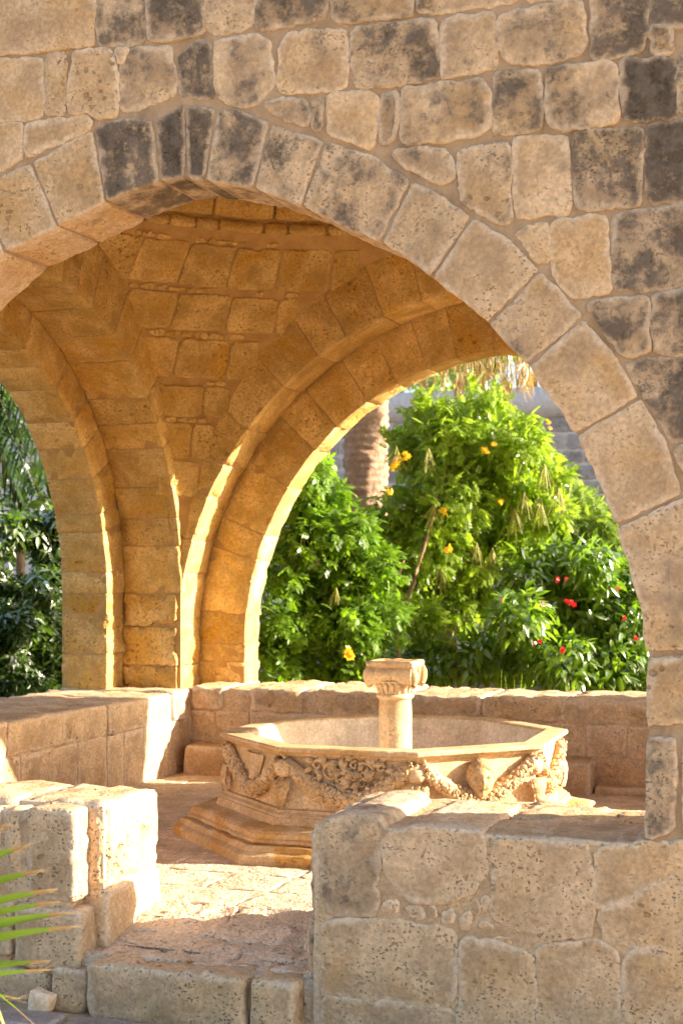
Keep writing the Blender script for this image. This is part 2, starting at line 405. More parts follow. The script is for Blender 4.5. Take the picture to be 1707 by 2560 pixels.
# --- front wall: mortar core, traced stones
FH, FE, FZ = 1.785, .34, 1.2
FI = [(1613,1639),(1610,1590),(1594,1508),(1566,1410),(1534,1312),(1479,1187),(1436,1088),(1376,1006),(1316,919),(1272,878),(1218,813),(1163,764),(1082,693),(951,610),(853,566),(751,520),(626,474),(517,457),(474,449),(403,457),(272,504),(147,569),(16,634)]
FC = [(q.x, q.z) for q in (onY(a, b, YF) for a, b in FI)]
FL = [(-1.0, 2.975), (-1.2, 2.80), (-1.4, 2.57), (-1.55, 2.33), (-1.68, 2.02), (-1.75, 1.7), (-1.785, 1.35)]
FC = [(FC[0][0], -.05)] + FC + FL + [(-1.785, -.05)]
FC = [(a + .012 * a / math.hypot(a, max(0, b - 1.3)) if abs(a) > .01 else a, b + (.012 * (b - 1.3) / math.hypot(a, b - 1.3) if b > 1.3 else 0)) for a, b in FC]
fw_core = wall_core('front', 0, FH, FE, FZ, -YF - .002, 2.30, -.05, ZT, -XS, XS, pav, curve=FC)
mapF = lambda u, v, d: (u, YF - d, v)
def trace(k, pts, Y): return [(q.x, q.z) for q in (onY(a, b, Y) for a, b in px(k, pts))]
FS = [ # zoom, polygon, dark, bright, ochre
 (1, [(-120,-60),(430,-60),(435,210),(-120,262)], .05,.52,.45),
 (1, [(445,-60),(660,-60),(665,195),(480,215),(455,190)], .62,.5,.2),
 (1, [(680,-60),(940,-60),(940,145),(780,190),(685,180)], .58,.5,.2),
 (1, [(950,-60),(1165,-60),(1170,120),(985,165),(945,140)], .30,.55,.2),
 (1, [(1180,-60),(1500,-60),(1495,95),(1210,140),(1180,120)], .78,.5,.1),
 (2, [(-46,-60),(335,-60),(330,75),(0,105),(-40,95)], .38,.5,.3),
 (2, [(345,-60),(800,-60),(800,15),(365,65),(345,55)], .35,.55,.3),
 (2, [(820,-70),(1120,-70),(1110,-12),(860,5)], .2,.55,.3),
 (1, [(-120,280),(195,265),(205,300),(195,530),(110,555),(-120,560)], .12,.52,.45),
 (1, [(215,250),(300,245),(300,520),(220,535),(212,500)], .02,.42,.6),
 (1, [(340,240),(515,228),(540,330),(542,535),(455,555),(420,520),(320,520),(318,400)], .1,.6,.2),
 (1, [(605,225),(785,205),(795,290),(815,350),(812,430),(590,520),(560,500),(546,330)], .30,.58,.2),
 (1, [(535,228),(598,222),(580,262),(548,300)], .05,.55,.2),
 (1, [(860,210),(955,182),(970,280),(985,455),(825,440),(822,270)], .93,.4,.05),
 (1, [(985,185),(1180,160),(1250,195),(1255,390),(1180,480),(1080,485),(1000,440),(990,280)], .44,.58,.2),
 (1, [(1320,155),(1588,130),(1598,330),(1585,410),(1290,430),(1275,380),(1280,230)], .22,.58,.3),
 (2, [(60,130),(430,85),(445,340),(400,365),(180,400),(70,400),(50,300),(45,180)], .50,.52,.25),
 (2, [(455,95),(690,45),(710,100),(715,315),(460,360)], .36,.52,.3),
 (2, [(725,80),(860,45),(1100,5),(1115,60),(1115,240),(1060,265),(880,295),(740,270),(725,180)], .42,.54,.35),
 (2, [(1145,-60),(1405,-60),(1400,140),(1385,240),(1180,275),(1145,270)], .74,.5,.15),
 (2, [(1420,-60),(1640,-60),(1640,120),(1530,130),(1440,105),(1420,90)], .6,.5,.2),
 (2, [(1415,125),(1520,120),(1505,250),(1430,245)], .35,.45,.2),
 (2, [(1545,250),(1640,235),(1640,500),(1575,520),(1550,480)], .3,.5,.2),
 (1, [(-120,580),(105,565),(105,725),(0,790),(-120,850)], .05,.5,.5),
 (1, [(120,565),(400,530),(425,550),(425,590),(115,728)], .04,.54,.45),
 (1, [(1200,480),(1290,455),(1400,450),(1425,500),(1415,580),(1300,545)], .55,.5,.1),
 (1, [(1430,460),(1480,455),(1485,580),(1440,595),(1425,560)], .4,.48,.1),
 (2, [(-58,440),(140,415),(170,450),(170,590),(135,690),(-58,615)], .2,.58,.2),
 (2, [(185,425),(260,420),(260,580),(240,650),(190,660),(178,600)], .5,.45,.2),
 (2, [(280,400),(640,365),(685,420),(685,580),(620,630),(300,655),(275,630)], .38,.56,.35),
 (2, [(700,340),(910,320),(915,595),(695,615)], .56,.5,.25),
 (2, [(935,320),(1210,290),(1270,310),(1275,555),(1130,585),(970,590),(940,550)], .34,.55,.35),
 (2, [(1285,280),(1500,262),(1530,300),(1540,540),(1400,555),(1290,550)], .92,.4,.05),
 (2, [(225,700),(350,675),(480,690),(515,740),(515,830),(440,840),(300,770)], .2,.5,.2),
 (2, [(540,690),(765,655),(780,720),(775,1010),(720,1025),(545,920)], .36,.57,.25),
 (2, [(785,640),(1040,620),(1050,980),(800,1005),(790,900)], .12,.58,.35),
 (2, [(1065,610),(1370,592),(1380,640),(1370,945),(1110,970),(1070,940)], .64,.52,.35),
 (2, [(1400,580),(1640,545),(1640,915),(1420,935),(1400,880)], .92,.42,.05),
 (2, [(795,1070),(935,1025),(945,1060),(950,1200),(920,1210),(850,1150)], .2,.6,.2),
 (4, [(965,100),(1080,80),(1210,65),(1220,140),(1235,420),(1080,450),(975,350),(965,250)], .12,.58,.4),
 (4, [(1245,60),(1640,20),(1640,405),(1260,425),(1240,390)], .76,.5,.1),
 (4, [(1120,490),(1170,455),(1405,445),(1410,700),(1290,715),(1200,590)], .6,.5,.2),
 (4, [(1425,430),(1640,410),(1640,710),(1430,705)], .62,.5,.2),
 (4, [(1290,745),(1460,728),(1640,725),(1640,1100),(1510,1105),(1400,910)], .6,.46,.3),
 (4, [(1525,1140),(1640,1120),(1640,1290),(1568,1240)], .3,.5,.3),
]
for k, pl, d, b_, oc in FS:
    me = poly_stone(trace(k, pl, YF), mapF, thick=.14, prot=rng.uniform(.003, .012), rough=.009, step=.016, amp=.004, seed=sd(), side=1, shrink=-.009)
    color(link('stone', me, M_STONE, fw_core), d * .95, b_ + rng.uniform(-.04, .04), rng.uniform(.0, .8), oc)
# plain continuation of the masonry outside the traced part
def generic(u0, u1, v0, v1, keep=lambda u, v: True):
    v = v0
    while v < v1 - .05:
        hh = min(rng.uniform(.24, .32), v1 - v); u = u0
        while u < u1 - .04:
            ww = min(rng.uniform(.22, .45), u1 - u)
            if ww < .1 or not keep(u + ww / 2, v + hh / 2): u += ww; continue
            pl = [(u + .01, v + .01), (u + ww - .01, v + .01), (u + ww - .01, v + hh - .01), (u + .01, v + hh - .01)]
            color(link('stone', poly_stone(pl, mapF, thick=.1, prot=.012, step=.05, seed=sd(), side=1), M_STONE, fw_core), rng.uniform(.1, .7), .5, .5, .3)
            u += ww
        v += hh
xr = onY(1752, 800, YF).x; xl = onY(-70, 400, YF).x; ztf = onY(853, -40, YF).z
generic(xr, XS, 1.5, ZT - .6); generic(-XS, XS, ztf + .12, ZT)
generic(-XS, xl, 2.0, ztf + .12, lambda u, v: math.hypot(abs(u) + FE, v - FZ) > FH + FE + .55)
generic(-XS, -1.95, .9, 2.0, lambda u, v: u < -2.45 + .1 * v)

# --- front arch: traced voussoirs, their sides are the soffit
arch = link('arch', mk('arch', [(0, -2.40, 4.0), (.05, -2.40, 4.0), (.05, -2.40, 4.05), (0, -2.40, 4.05)], [(0, 1, 2, 3)]), M_MORTAR, pav)
J = [((16,634),(-60,470)), ((147,569),(80,402)), ((267,507),(234,321)), ((403,457),(385,301)), ((466,449),(466,259)), ((515,455),(541,270)),
     ((634,474),(678,305)), ((754,520),(813,350)), ((951,610),(1030,450)), ((1079,697),(1182,540)), ((1218,813),(1352,674)),
     ((1316,917),(1459,792)), ((1436,1088),(1604,990)), ((1537,1315),(1707,1236))]
VX = {2: [], 6: [], 7: [(930,385)], 4: [], 9: [(1262,590)]}
VI = {5: [(575,463)], 6: [(695,495)], 7: [(853,566)], 8: [(1015,648)], 9: [(1150,752)], 10: [(1268,868)], 11: [(1376,1003)], 12: [(1490,1200)], 2: [(335,478)], 1: [(207,538)], 0: [(80,604)], 3: [(435,450)]}
VE = {0: [(10,435)], 1: [(160,360)], 2: [(310,290)], 5: [(610,272)], 6: [(745,326)], 7: [(930,385)], 8: [(1105,485)], 9: [(1270,590)], 10: [(1405,725)], 11: [(1535,880)], 12: [(1665,1100)]}
VD = {0: (.03, .5, .5), 1: (.16, .5, .45), 2: (.80, .5, .1), 3: (.97, .38, 0), 4: (.9, .45, .1), 5: (.62, .55, .1), 6: (.34, .5, .3), 7: (.37, .55, .25), 8: (.2, .47, .5), 9: (.12, .52, .5), 10: (.22, .48, .5), 11: (.08, .52, .55), 12: (.08, .54, .5)}
def shr(pl, d):
    c = (sum(p[0] for p in pl) / len(pl), sum(p[1] for p in pl) / len(pl)); out = []
    for p in pl:
        l = math.hypot(p[0] - c[0], p[1] - c[1]); out.append((c[0] + (p[0] - c[0]) * (1 - d / l), c[1] + (p[1] - c[1]) * (1 - d / l)))
    return out
for i in range(len(J) - 1):
    pl = [J[i][0]] + VI.get(i, []) + [J[i + 1][0], J[i + 1][1]] + VE.get(i, [])[::-1] + [J[i][1]]
    d, b_, oc = VD[i]
    me = poly_stone(trace(0, pl, YF), mapF, thick=.33, prot=.007, rough=.0055, step=.018, amp=.004, seed=sd(), side=6, shrink=.0035)
    color(link('voussoir', me, M_STONE, arch), d, b_, rng.uniform(.3, .8), oc)
jx = onY(1613, 1640, YF).x
lo = [((1537,1318),(1588,1475),(1606,1560),(1612,1632),(1790,1618),(1790,1212),(1707,1240)), ((1613,1642),(1613,1818),(1790,1808),(1790,1628)),
      ((1612,1838),(1694,1836),(1692,2080),(1610,2104)), ((1702,1834),(1800,1832),(1800,2100),(1702,2098))]
for i, pl in enumerate(lo):
    me = poly_stone(shr(trace(0, pl, YF), .003), mapF, thick=.33, prot=.012, rough=.006, step=.025, amp=.007, seed=sd(), side=6)
    color(link('voussoir' if i == 0 else 'jamb_stone', me, M_STONE, arch), (.12, .22, .40, .15)[i], (.54, .54, .52, .5)[i], .9, .4)
# arch stones left of the photograph's frame and the jamb below them
LP = [(q.x, q.z) for q in (onY(*J[0][0], YF), onY(*J[0][1], YF))]
lf = [(LP[0], LP[1])] + [(p, (p[0] + .43 * p[0] / math.hypot(p[0], p[1] - 1.2), p[1] + .43 * (p[1] - 1.2) / math.hypot(p[0], p[1] - 1.2))) for p in FL[1:]]
for (a, b), (c, d) in zip(lf[:-1], lf[1:]):
    color(link('voussoir', poly_stone([c, a, b, d], mapF, thick=.33, prot=.010, rough=.004, step=.03, amp=.005, seed=sd(), side=6, shrink=.0035), M_STONE, arch), .1, .5, .5, .4)
for z in np.arange(.8, 1.2, .2): add_block(arch, (-2.25, -FH), (-2.64, -2.30), (z, z + .19))
for z in (.8, 1.2): add_block(arch, (jx + .35, XS), (-2.635, -2.35), (z, z + .39))

# --- inner orders and outer orders of the four arches
RH, RE, RZ = 1.90, .20, 1.2
LH, LE, LZ, LC = 1.64, .10, 1.58, -.05
ZP = .84
specs = {
 'rear':  (0, RH, RE, RZ, 2.24, 2.51, .37, 1.856, 2.24),
 'left':  (LC, LH, LE, LZ, 2.70, 3.08, .256, 2.23, 2.70),
 'right': (LC, LH, LE, LZ, 2.70, 3.08, .256, 2.23, 2.70),
 'front': (0, FH, FE, FZ, 2.30, 2.63, .36, 1.956, 2.30)}
for side, (scn, h, e, zs, wi0, wi1, off, wo0, wo1) in specs.items():
    smin, smax = ((YF + .012, YR - .012) if side in ('left', 'right') else (-XS + .012, XS - .012))
    n0 = 11
    vis = side in ('rear', 'left')
    if side != 'front':
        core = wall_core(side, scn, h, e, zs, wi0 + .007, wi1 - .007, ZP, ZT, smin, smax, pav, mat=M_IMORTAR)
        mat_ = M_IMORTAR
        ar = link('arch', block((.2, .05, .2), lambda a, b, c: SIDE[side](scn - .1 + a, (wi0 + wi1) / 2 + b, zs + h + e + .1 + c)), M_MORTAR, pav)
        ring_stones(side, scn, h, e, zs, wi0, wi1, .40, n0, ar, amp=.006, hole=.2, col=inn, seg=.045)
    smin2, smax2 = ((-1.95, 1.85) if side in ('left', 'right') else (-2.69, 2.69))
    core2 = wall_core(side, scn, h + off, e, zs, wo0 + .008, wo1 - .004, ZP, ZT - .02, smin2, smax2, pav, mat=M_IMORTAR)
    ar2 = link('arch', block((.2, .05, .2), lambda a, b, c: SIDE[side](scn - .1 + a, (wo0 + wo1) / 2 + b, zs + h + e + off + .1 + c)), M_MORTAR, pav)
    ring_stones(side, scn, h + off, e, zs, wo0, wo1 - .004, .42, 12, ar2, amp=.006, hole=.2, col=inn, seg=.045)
# --- piers: stacked courses of worn blocks under the springing
def courses(parent, x, y, z0, z1, hole=.9, amp=.014, split=None):
    z = z0
    while z < z1 - .03:
        hh = rng.uniform(.20, .30)
        if z1 - z - hh < .12: hh = z1 - z
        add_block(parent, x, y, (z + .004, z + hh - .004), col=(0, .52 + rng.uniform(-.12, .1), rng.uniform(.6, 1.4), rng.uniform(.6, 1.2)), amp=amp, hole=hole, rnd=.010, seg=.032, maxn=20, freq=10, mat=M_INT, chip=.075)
        z += hh
for sx in (-1, 1):
    for sy in (-1, 1):
        yj = LC + sy * LH; yo = LC + sy * (LH + .256)
        hx = RH if sy > 0 else FH; ho = hx + (.37 if sy > 0 else .36); yi = 2.24 if sy > 0 else -2.30; yw = YR if sy > 0 else YF
        xr_ = lambda a, b: (min(sx * a, sx * b), max(sx * a, sx * b)); yr_ = lambda a, b: (min(a, b), max(a, b))
        pr = box_core('pier', xr_(ho + .09, XS - .08), yr_(yo + sy * .09, yw - sy * .08), (ZP, 1.62), M_IMORTAR, pav)
        if sy > 0 or sx < 0:
            courses(pr, xr_(2.702, XS), yr_(yj, yw - (0 if sy > 0 else -.36)), ZP, LZ)
            courses(pr, xr_(ho - .006, 2.698), yr_(yo - sy * .016, yi - sy * .002), ZP, LZ if sx < 0 else RZ)
            if sy > 0: courses(pr, xr_(hx, ho + .4), yr_(yi, yw), ZP, RZ)
        else:
            courses(pr, xr_(2.702, XS), yr_(yj, -2.31), ZP, LZ); courses(pr, xr_(2.23, 2.698), yr_(yo + .08, -2.31), ZP, LZ)
# --- pendentives, ring course and dome
WX, WY, PZ, PH = 2.25, 1.885, 1.65, 2.40
def pend(sx, sy):
    def f(th, z, d=0):
        t = min(1, max(0, (z - PZ) / PH)); rho = math.sqrt(2 - t * t); k = 1 - d / 2.0
        return (sx * WX * rho * math.cos(th) * k, LC + sy * WY * rho * math.sin(th) * k, z)
    def lim(z):
        t = min(1, max(0, (z - PZ) / PH)); rho = math.sqrt(2 - t * t); return math.acos(min(1, 1 / rho)), math.asin(min(1, 1 / rho))
    return f, lim
for sx in (-1, 1):
    for sy in (-1, 1):
        f, lim = pend(sx, sy); vs, fs = [], []; nz, na = 24, 16
        for i in range(nz + 1):
            z = 2.0 + (PZ + PH - 2.0) * i / nz; a, b = lim(z); a -= .02; b += .02
            for j in range(na + 1): vs.append(f(a + (b - a) * j / na, z, -.002))
        for i in range(nz):
            for j in range(na):
                q = i * (na + 1) + j; fs.append((q, q + 1, q + na + 2, q + na + 1))
        pd = link('pendentive', mk('pendentive', vs, fs), M_IMORTAR, pav)
        if sy < 0: continue
        z = 2.28
        while z < PZ + PH - .06:
            hh = min(rng.uniform(.26, .33), PZ + PH - z); a, b = lim(z + hh / 2); r_ = 2.6
            small = rng.uniform(.035, .055) if z > 2.4 else 0.0
            for (za, zb, wl, wh) in ((z, z + hh - small, .27, .44), (z + hh - small, z + hh, .05, .16)):
                if zb - za < .03: continue
                th = a - .01 - rng.uniform(0, .03)
                while th < b - .01:
                    dw = min(rng.uniform(wl, wh) / r_, b + .015 - th); g_ = .004
                    if dw < .02: break
                    if not (wh < .2 and rng.random() < .35):
                        pl = [(th * r_ + g_, za + g_), ((th + dw) * r_ - g_, za + g_ + rng.uniform(-.006, .006)), ((th + dw) * r_ - g_, zb - g_ + rng.uniform(-.006, .006)), (th * r_ + g_, zb - g_)]
                        mpf = lambda u, v, d: f(u / r_, v, d)
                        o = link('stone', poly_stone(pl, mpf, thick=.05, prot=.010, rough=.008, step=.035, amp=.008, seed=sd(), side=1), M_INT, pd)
                        color(o, 0, .56 + rng.uniform(-.17, .15), rng.uniform(.2, 1.1), rng.uniform(.3, 1.1))
                    th += dw
            z += hh
dome = []
vs, fs = [], []
prof = [(1.0, PZ + PH - .02)] + [(math.cos(t), PZ + PH + .25 + 1.5 * math.sin(t)) for t in [R(8 * i) for i in range(12)]] + [(0.001, PZ + PH + 1.75)]
na = 48
for k, z in prof:
    for j in range(na): vs.append((WX * 1.01 * k * math.cos(2 * math.pi * j / na), LC + WY * 1.01 * k * math.sin(2 * math.pi * j / na), z))
for i in range(len(prof) - 1):
    for j in range(na): fs.append((i * na + j, i * na + (j + 1) % na, (i + 1) * na + (j + 1) % na, (i + 1) * na + j))
dm = link('dome', mk('dome', vs, fs), M_INT, pav); color(dm, 0, .5, .6, .5)
for (za, zb, wl, wh, bulge) in ((PZ + PH - .01, PZ + PH + .075, .16, .32, .015), (PZ + PH + .085, PZ + PH + .31, .35, .5, .045), (PZ + PH + .32, PZ + PH + .55, .3, .45, .02), (PZ + PH + .56, PZ + PH + .8, .3, .45, .02)):
    th = R(60)
    while th < R(180):
        dw = rng.uniform(wl, wh) / 2.1
        def mpf(u, v, d):
            t = (v - za) / (zb - za); kk = 1 - (d + bulge * math.sin(math.pi * min(1, max(0, t)))) / 2 - max(0, v - PZ - PH - .3) * .12
            return (WX * kk * math.cos(u / 2.1), LC + WY * kk * math.sin(u / 2.1), v)
        g_ = .006
        pl = [(th * 2.1 + g_, za + g_), ((th + dw) * 2.1 - g_, za + g_), ((th + dw) * 2.1 - g_, zb - g_), (th * 2.1 + g_, zb - g_)]
        color(link('stone', poly_stone(pl, mpf, thick=.05, prot=.012, rough=.005, step=.035, amp=.005, seed=sd(), side=1), M_INT, dm), 0, .5 + rng.uniform(-.1, .1), .5, .6)
        th += dw
rf = []
me = block((2 * XS - .06, YR - YF - .06, .15), lambda a, b, c: (-XS + .03 + a, YF + .03 + b, ZT - .13 + c), seg=.4, rnd=.02, amp=.004)
# roof slab only rings the dome
vs, fs = [], []
for z in (ZT - .1, ZT):
    for j in range(na):
        an = 2 * math.pi * j / na; c_, s_ = math.cos(an), math.sin(an)
        k = min((XS - .02) / abs(c_) if abs(c_) > 1e-6 else 1e9, ((YR if s_ > 0 else -YF) - .02) / abs(s_) if abs(s_) > 1e-6 else 1e9)
        vs.append((WX * .93 * c_, LC + WY * .93 * s_, z)); vs.append((k * c_, k * s_, z))
for j in range(na):
    a, b = 2 * j, 2 * ((j + 1) % na); m_ = 2 * na
    fs += [(a, b, b + 1, a + 1), (a + m_, a + 1 + m_, b + 1 + m_, b + m_), (a + 1, b + 1, b + 1 + m_, a + 1 + m_)]
link('roof', mk('roof', vs, fs, smooth=False), M_MORTAR, pav)

# ------------------------------------------------------------------ floor, threshold and step
FZ0 = .30
fl = box_core('floor', (-2.9, 2.9), (-2.0, 2.2), (-.02, FZ0 - .001), M_FLOOR, seg=.1, amp=.003)
color(fl, 0, .55, .4, .15)
tag(fl, 'worn stone floor around the fountain', 'floor', kind='structure')
y = -2.0
while y < 1.9:
    hh = min(rng.uniform(.28, .45), 1.9 - y); x = -2.3 + rng.uniform(0, .2)
    while x < 2.2:
        ww = rng.uniform(.3, .7)
        pl = [(x + rng.uniform(0, .015), y + rng.uniform(0, .015)), (x + ww - rng.uniform(.004, .02), y + rng.uniform(0, .015)), (x + ww - rng.uniform(.004, .02), y + hh - rng.uniform(.004, .02)), (x + rng.uniform(0, .015), y + hh - rng.uniform(.004, .02))]
        if hh > .08:
            o = link('slab', poly_stone(pl, lambda u, v, d: (u, v, FZ0 - .0065 + d), thick=.05, prot=.009, rough=.012, step=.04, amp=.007, seed=sd(), side=1, shrink=-.009), M_FLOOR, fl)
            color(o, 0, rng.uniform(.54, .66), .5, rng.uniform(.05, .25))
        x += ww
    y += hh
th = box_core('threshold', (-.72, .72), (-2.60, -2.001), (-.02, .19), M_FLOOR, seg=.2, amp=.004)
color(th, 0, .55, .4, .15)
tag(th, 'rough stone threshold between the low wall ends', 'threshold', kind='structure')
for (xa, xb, ya, yb) in ((-.72, -.05, -2.30, -1.995), (-.05, .35, -2.30, -1.995), (.35, .72, -2.30, -1.995), (-.55, .12, -2.56, -2.30), (.12, .70, -2.56, -2.30)):
    pl = [(xa + .006, ya + .006), (xb - .006, ya + .01), (xb - .008, yb - .006), (xa + .01, yb - .008)]
    o = link('slab', poly_stone(pl, lambda u, v, d: (u, v, .195 + d + max(0, v + 2.45) * .215), thick=.09, prot=.012, rough=.014, step=.022, amp=.017, seed=sd(), side=1, shrink=-.010), M_FLOOR, th)
    color(o, 0, rng.uniform(.6, .68), .8, .15)
st = box_core('step', (-.42, .46), (-2.66, -2.48), (-.03, .175), M_MORTAR, seg=.2)
tag(st, 'weathered low stone step leading up to the threshold', 'step')
add_block(st, (-.42, .27), (-2.71, -2.50), (-.03, .205), col=(.17, .46, 1, .3), amp=.018, rnd=.03, seg=.035, maxn=22)
add_block(st, (.285, .472), (-2.70, -2.50), (-.03, .20), col=(.1, .48, 1, .3), amp=.018, rnd=.03, seg=.035, maxn=22)
add_block(st, (-.60, -.43), (-2.68, -2.50), (-.03, .17), col=(.1, .45, .8, .3), amp=.02, rnd=.04, seg=.03, maxn=22)
rk = link('loose_rock', block((.09, .07, .09), lambda a, b, c: (-.66 + a + .2 * c, -2.755 + b, -.005 + c * (1 - a * 3)), seg=.02, rnd=.008, amp=.006, freq=20, seed=3), M_STONE)
color(rk, 0, .85, .1, .0); tag(rk, 'small pale broken rock on the ground beside the step', 'rock')

# ------------------------------------------------------------------ low walls
ZW = .80
lw = box_core('low_wall', (.52, 2.9), (-2.626, -1.90), (-.02, ZW + .002), M_STONE, seg=.045, amp=.010)
color(lw, .03, .5, .5, .25)
tag(lw, 'long low limestone wall right of the entrance, in front of the fountain', 'wall')
PS = [
 (8, [(-60,660),(20,625),(160,640),(188,690),(165,860),(150,1070),(-10,1080),(-75,1050),(-80,760)], .40,.42,.15,.62),
 (8, [(205,712),(300,690),(640,700),(652,880),(600,960),(440,1020),(310,1000),(205,880)], .10,.55,.8,.62),
 (8, [(702,742),(1130,762),(1142,1150),(1090,1180),(830,1150),(702,1090)], .12,.5,.3,.62),
 (8, [(1185,775),(1400,758),(1640,750),(1640,880),(1500,890),(1400,950),(1320,1020),(1170,1050),(1172,900)], .05,.56,.45,.62),
 (8, [(1640,900),(1510,905),(1400,970),(1330,1040),(1180,1070),(1220,1200),(1568,1240),(1640,1240)], .10,.55,.4,.2),
 (8, [(-80,1115),(250,1110),(520,1160),(525,1420),(480,1490),(-80,1440)], .16,.48,.55,.2),
 (8, [(555,1190),(720,1215),(860,1260),(882,1300),(868,1500),(880,1700),(550,1700)], .10,.5,.6,.2),
 (8, [(910,1235),(1190,1205),(1262,1260),(1272,1600),(1250,1700),(900,1700)], .06,.52,.55,.2),
 (8, [(1320,1245),(1640,1262),(1640,1700),(1300,1700),(1300,1400)], .10,.5,.6,.2),
 (8, [(-80,1460),(480,1510),(530,1560),(540,1700),(-80,1700)], .18,.46,.5,.2),
 (8, [(180,1015),(260,1000),(280,1080),(190,1092)], 0,.6,.6,.1), (8, [(295,1035),(375,1030),(385,1098),(300,1098)], 0,.55,.4,.1),
 (8, [(455,1060),(518,1045),(524,1125),(462,1125)], 0,.6,.2,.1), (8, [(538,1070),(595,1060),(600,1148),(545,1150)], 0,.6,.2,.1),
 (8, [(600,1000),(632,1020),(625,1075),(590,1050)], 0,.5,.5,.1), (8, [(640,990),(690,1000),(692,1078),(638,1065)], 0,.58,.3,.1), (8, [(628,1088),(708,1120),(695,1152),(618,1138)], 0,.66,.1,.1),
 (8, [(690,1172),(792,1182),(780,1222),(698,1215)], 0,.62,.3,.1), (8, [(400,1040),(440,1045),(440,1090),(402,1090)], 0,.5,.4,.1),
]
for k, pl, d, b_, oc, tk in PS:
    big = tk > .3
    me = poly_stone(trace(k, pl, YF), mapF, thick=tk, prot=.007 if tk > .15 else .003, rough=.010, step=.022, amp=.007, seed=sd(), side=12 if big else 1, shrink=-.017 if tk > .15 else -.004)
    color(link('stone', me, M_STONE, lw), d * .8, b_ + .02, rng.uniform(.5, .9), oc * .6)
for x in (1.9, 2.3, 2.7): 
    for z in (0, .28, .54): add_block(lw, (x, x + .39), (-2.64, -2.5), (z, z + .26))
# eroded capping along the inner half of the wall, and the recessed end strip of the opening
for i, (xa, xb, ya, yb, zt) in enumerate(((.50, .80, -2.28, -1.88, .815), (.80, 1.18, -2.25, -1.86, .80), (1.18, 1.55, -2.28, -1.87, .805), (1.55, 2.1, -2.3, -1.9, .80), (2.1, 2.7, -2.3, -1.9, .80))):
    add_block(lw, (xa + .004, xb - .004), (ya, yb), (.55, zt), col=(.02, .55, 1.2, .25), amp=.02, rnd=.045, freq=7, hole=.3, seg=.03, maxn=16)
for z0, z1_, xa in ((.20, .42, .455), (.43, .76, .47)):
    add_block(lw, (xa, .60), (-2.545, -2.0), (z0, z1_), col=(.35, .4, .9, .3), amp=.018, rnd=.03, seg=.03, maxn=18)
add_block(lw, (.47, .60), (-2.56, -2.0), (-.02, .19), col=(.3, .42, .9, .3), amp=.015, rnd=.03, seg=.035)

# left block by the opening
lb = box_core('low_wall', (-1.80, -.466), (-2.466, -2.0), (-.02, ZW - .012), M_STONE, seg=.05, amp=.010)
color(lb, .0, .58, .9, .2)
color(box_core('infill', (-1.80, -.555), (-2.588, -2.44), (-.02, ZW - .03), M_STONE, lb, seg=.05, amp=.010), .15, .45, .8, .25)
tag(lb, 'short thick low wall with sunlit end left of the entrance', 'wall')
add_block(lb, (-.85, -.452), (-2.475, -1.99), (.44, .80), col=(0, .62, 1.3, .25), amp=.014, rnd=.035, hole=.3, seg=.026, maxn=22, chip=.04)
add_block(lb, (-.84, -.450), (-2.472, -1.988), (.17, .44), col=(0, .64, .5, .15), amp=.010, rnd=.015, seg=.028, maxn=20, chip=.02)
for xa, xb, zt in ((-1.22, -.86, .80), (-1.80, -1.23, .81)):
    add_block(lb, (xa, xb), (-2.50, -1.98), (.5, zt), col=(0, .6, 1.2, .25), amp=.014, rnd=.045, hole=.3, seg=.035, maxn=16)
for (xa, xb, za, zb, dk) in ((-.755, -.530, .40, .785, .15), (-.86, -.775, .46, .775, .1), (-1.02, -.88, .42, .77, .15), (-1.35, -1.04, .42, .78, .12), (-1.80, -1.36, .42, .78, .12)):
    add_block(lb, (xa, xb), (-2.60, -2.44), (za, zb), col=(dk, .47, 1.2, .15), amp=.012, rnd=.03, seg=.028, maxn=16)
for (xa, xb, za, zb) in ((-.80, -.49, .13, .39), (-1.3, -.81, .17, .40), (-1.8, -1.31, .17, .40), (-.98, -.62, -.03, .125), (-1.40, -.99, -.03, .16), (-1.8, -1.41, -.03, .16)):
    add_block(lb, (xa, xb), (-2.635, -2.44), (za, zb), col=(.14, .43, .8, .25), amp=.016, rnd=.03, seg=.035, maxn=16)

# rear low wall
XI, YI = -2.16, 1.83
rw = box_core('low_wall', (-2.9, 2.9), (YI + .006, YR - .03), (.0, .885), M_STONE, seg=.08, amp=.008)
color(rw, 0, .55, .6, .25)
tag(rw, 'low stone wall behind the fountain under the rear arch', 'wall')
def xs_at(pxs, Y): return [onY(p, 1735, Y).x for p in pxs]
cut = [-2.155] + xs_at([561, 624, 756, 789, 1000, 1207, 1414], YI) + [1.75, 2.2, 2.9]
for a, b in zip(cut[:-1], cut[1:]):
    o_ = rng.uniform(-.02, .025)
    add_block(rw, (a + .004, b - .004), (YI - .01 + o_, YR + .02), (.745, .905 + rng.uniform(-.012, .010)), col=(.03, .6, 1.0, .3), amp=.018, rnd=.022, hole=.35, seg=.032, maxn=20, freq=9, chip=.04)
cut = [-2.155] + xs_at([470, 538, 624, 850, 1060, 1250, 1463, 1566], YI) + [1.9, 2.3, 2.9]
for a, b in zip(cut[:-1], cut[1:]):
    add_block(rw, (a + .007, b - .007), (YI, YI + .2), (.52, .735), col=(.02, .56, .8, .3), amp=.010, rnd=.012, seg=.04)
cut = [-2.155, -1.7, -1.2, -.6, 0, .5, 1.0, 1.45, 2.0, 2.5]
for a, b in zip(cut[:-1], cut[1:]): add_block(rw, (a + .006, b - .006), (YI + .012, YI + .2), (.28, .51), col=(.02, .48, 1, .4), amp=.010)
cut = [-2.10, -1.55, -1.0, -.4, .2, .8]
